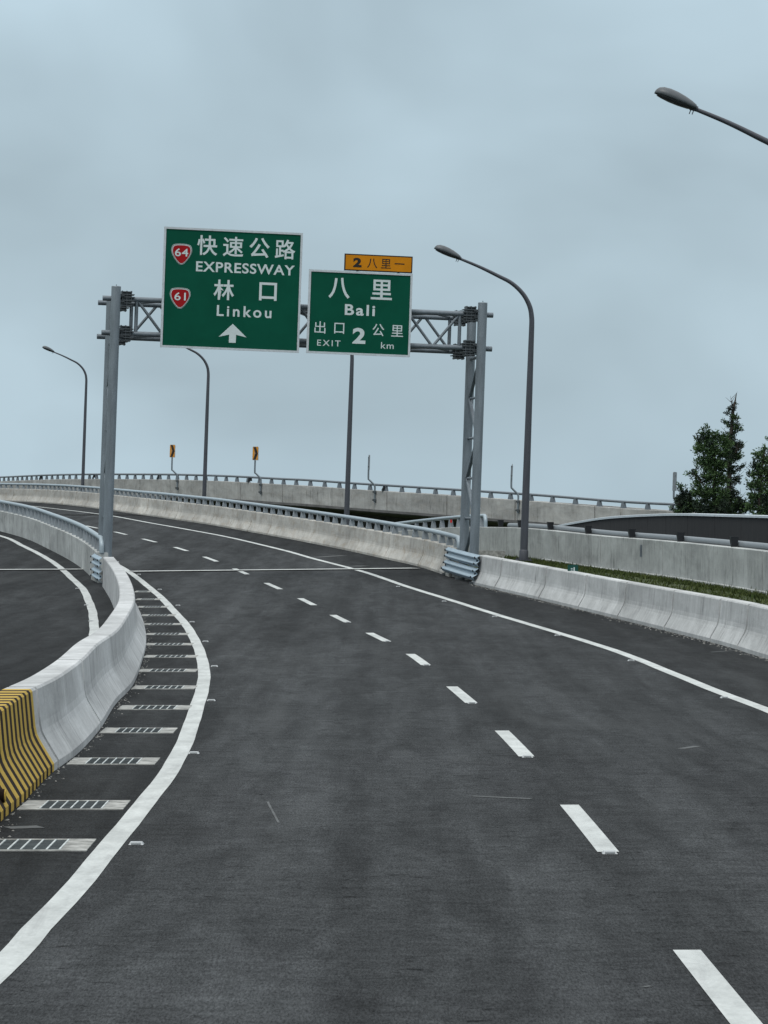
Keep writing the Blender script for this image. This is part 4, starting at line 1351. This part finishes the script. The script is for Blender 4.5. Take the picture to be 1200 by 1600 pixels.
# ------------------------------------------------------------------ trees
def tree(name, label, base_px, Y, clumps, trunk, limbs, mats, n_leaf, leaf=0.085, seed=1, narrow=False, group='trees behind the dark parapet'):
    rn = random.Random(seed)
    b = WR(base_px, 800, Y)
    e = empty(name, (b.x, b.y, -8.0))
    def pt(px, py, dy=0.0): return WR(px, py, Y) + Vector((0, dy, 0)) - e.location
    mb = MB()
    tp = [Vector((0, 0, 0))] + [pt(*q) for q in trunk]
    k = len(tp)
    mb.tube(catmull([tuple(p) for p in tp], 0.6), 0.1) if False else mb.tube(tp, [0.16 * (1 - i/(k-1)) ** 0.8 + 0.012 for i in range(k)], 8)
    mb.build('trunk', M['bark'], e)
    mb = MB()
    for x0_, y0_, x1_, y1_ in limbs:
        a = pt(x0_, y0_); c = pt(x1_, y1_, rn.uniform(-.6, .6))
        mid = (a + c) / 2 + Vector((0, rn.uniform(-.1, .1), -0.12))
        mb.tube([a, mid, c], [0.035, 0.024, 0.008], 6)
        for _ in range(5):
            d = c + Vector((rn.uniform(-.3, .3), rn.uniform(-.3, .3), rn.uniform(-.05, .35)))
            mb.tube([mid + (c - mid) * rn.random(), d], [0.012, 0.004], 5)
    mb.build('limbs', M['bark'], e)
    tot = sum(c[2] ** 2 for c in clumps)
    mb = MB()
    s_ = Y / FPX
    for cx_, cy_, r_ in clumps:
        m_ = int(n_leaf * r_ ** 2 / tot)
        # each clump is made of twigs, each twig carries a spray of leaves
        ctr = pt(cx_, cy_)
        R_ = r_ * s_
        nt = max(3, m_ // 16)
        tone_ = rn.choice([0, 0, 0, 1, 2])
        for _ in range(nt):
            while True:
                v = Vector((rn.uniform(-1, 1), rn.uniform(-1, 1), rn.uniform(-1, 1)))
                if v.length < 1: break
            v = v * (0.45 + 0.6 * rn.random())
            tip = ctr + Vector((v.x * R_, v.y * R_ * 1.1, v.z * R_))
            dirn = (Vector((v.x, v.y, v.z * 0.6 + 0.5)) + Vector((rn.gauss(0, .3), rn.gauss(0, .3), rn.gauss(0, .3)))).normalized()
            ln = rn.uniform(0.16, 0.38) * (0.7 if narrow else 1)
            mi = tone_ if rn.random() < .75 else rn.choice([0, 1, 2])
            for q in range(16):
                p = tip + dirn * ln * (q / 16 - 0.4) + Vector((rn.gauss(0, .035), rn.gauss(0, .035), rn.gauss(0, .035)))
                d = (dirn + Vector((rn.gauss(0, .7), rn.gauss(0, .7), rn.gauss(0, .6)))).normalized()
                sd_ = d.orthogonal().normalized()
                sd_ = (Matrix.Rotation(rn.uniform(0, 2*PI), 3, d) @ sd_)
                L = leaf * rn.uniform(.7, 1.3); wd_ = L * 0.2
                mb.face([p, p + d*L*.5 + sd_*wd_, p + d*L, p + d*L*.5 - sd_*wd_], mi=mi)
    mb.build('crown', [M[q] for q in mats], e)
    tag(e, label, 'tree', group)
    return e
tree('broadleaf_tree', 'bushy green broadleaf tree behind the dark parapet, left of the pointed tree', 1118, 152,
     [(1103, 674, 8), (1099, 688, 14), (1115, 687, 13), (1129, 684, 12), (1092, 700, 11), (1108, 706, 19), (1128, 708, 18), (1136, 695, 10), (1100, 725, 15), (1120, 728, 19), (1105, 745, 15), (1123, 750, 17),
      (1086, 742, 8), (1080, 740, 4), (1092, 755, 10), (1098, 770, 17), (1120, 775, 20), (1102, 792, 20), (1126, 795, 20), (1088, 772, 8), (1110, 820, 30)],
     [(1117, 850), (1116, 780), (1117, 720), (1112, 680)],
     [(1116, 790, 1092, 760), (1116, 770, 1086, 742), (1116, 760, 1132, 735), (1116, 740, 1098, 705), (1116, 730, 1128, 695), (1115, 710, 1103, 680), (1116, 785, 1135, 765)],
     ['leaf', 'leaf_b', 'leaf_c'], 15500, 0.125, 2)
tree('pointed_tree', 'tall narrow dark tree with a bare pointed tip rising behind the parapet', 1143, 154,
     [(1146, 632, 3), (1143, 640, 5), (1146, 651, 6), (1137, 646, 2.5), (1150, 654, 5), (1141, 664, 7), (1149, 668, 7), (1134, 661, 3), (1144, 680, 9), (1152, 672, 3), (1140, 692, 10), (1151, 694, 8), (1157, 671, 2.5), (1146, 708, 12), (1156, 700, 5),
      (1140, 720, 12), (1153, 714, 8), (1160, 697, 3), (1143, 735, 10), (1155, 730, 6), (1150, 750, 8), (1138, 752, 8), (1146, 772, 12), (1156, 790, 15), (1142, 792, 18), (1166, 796, 10), (1135, 775, 10), (1150, 825, 24)],
     [(1138, 850), (1139, 780), (1140, 700), (1146, 640), (1151, 614)],
     [(1139, 760, 1154, 740), (1139, 740, 1128, 722), (1140, 712, 1155, 698), (1141, 690, 1133, 675), (1143, 670, 1153, 660), (1146, 636, 1140, 624), (1139, 790, 1160, 775)],
     ['leaf_b', 'leaf_b', 'leaf'], 12500, 0.11, 5, True)
tree('broadleaf_tree', 'loose green broadleaf tree cut off by the right edge of the photo', 1192, 150,
     [(1195, 702, 5), (1188, 712, 9), (1198, 720, 12), (1182, 728, 9), (1190, 738, 14), (1176, 742, 8), (1203, 745, 14), (1183, 757, 13), (1196, 765, 14), (1174, 760, 6), (1178, 778, 13), (1196, 788, 18), (1172, 790, 10),
      (1215, 720, 14), (1218, 750, 18), (1216, 785, 20), (1190, 815, 26), (1202, 686, 4)],
     [(1187, 850), (1187, 780), (1190, 730), (1196, 695)],
     [(1187, 780, 1174, 755), (1188, 760, 1203, 740), (1189, 740, 1180, 722), (1190, 730, 1200, 705), (1187, 790, 1205, 765)],
     ['leaf_c', 'leaf', 'leaf_b'], 11500, 0.125, 9)
tree('bush', 'low bush with upright shoots at the left foot of the trees', 1072, 153,
     [(1064, 762, 4), (1067, 770, 6), (1075, 776, 8), (1064, 783, 9), (1080, 786, 9), (1070, 793, 13), (1090, 794, 8), (1056, 797, 5), (1098, 799, 7), (1074, 815, 18)],
     [(1072, 850), (1072, 800), (1068, 770)],
     [(1072, 800, 1064, 762), (1072, 800, 1082, 775), (1072, 800, 1060, 785)],
     ['leaf', 'leaf_c', 'leaf_b'], 7000, 0.115, 12)
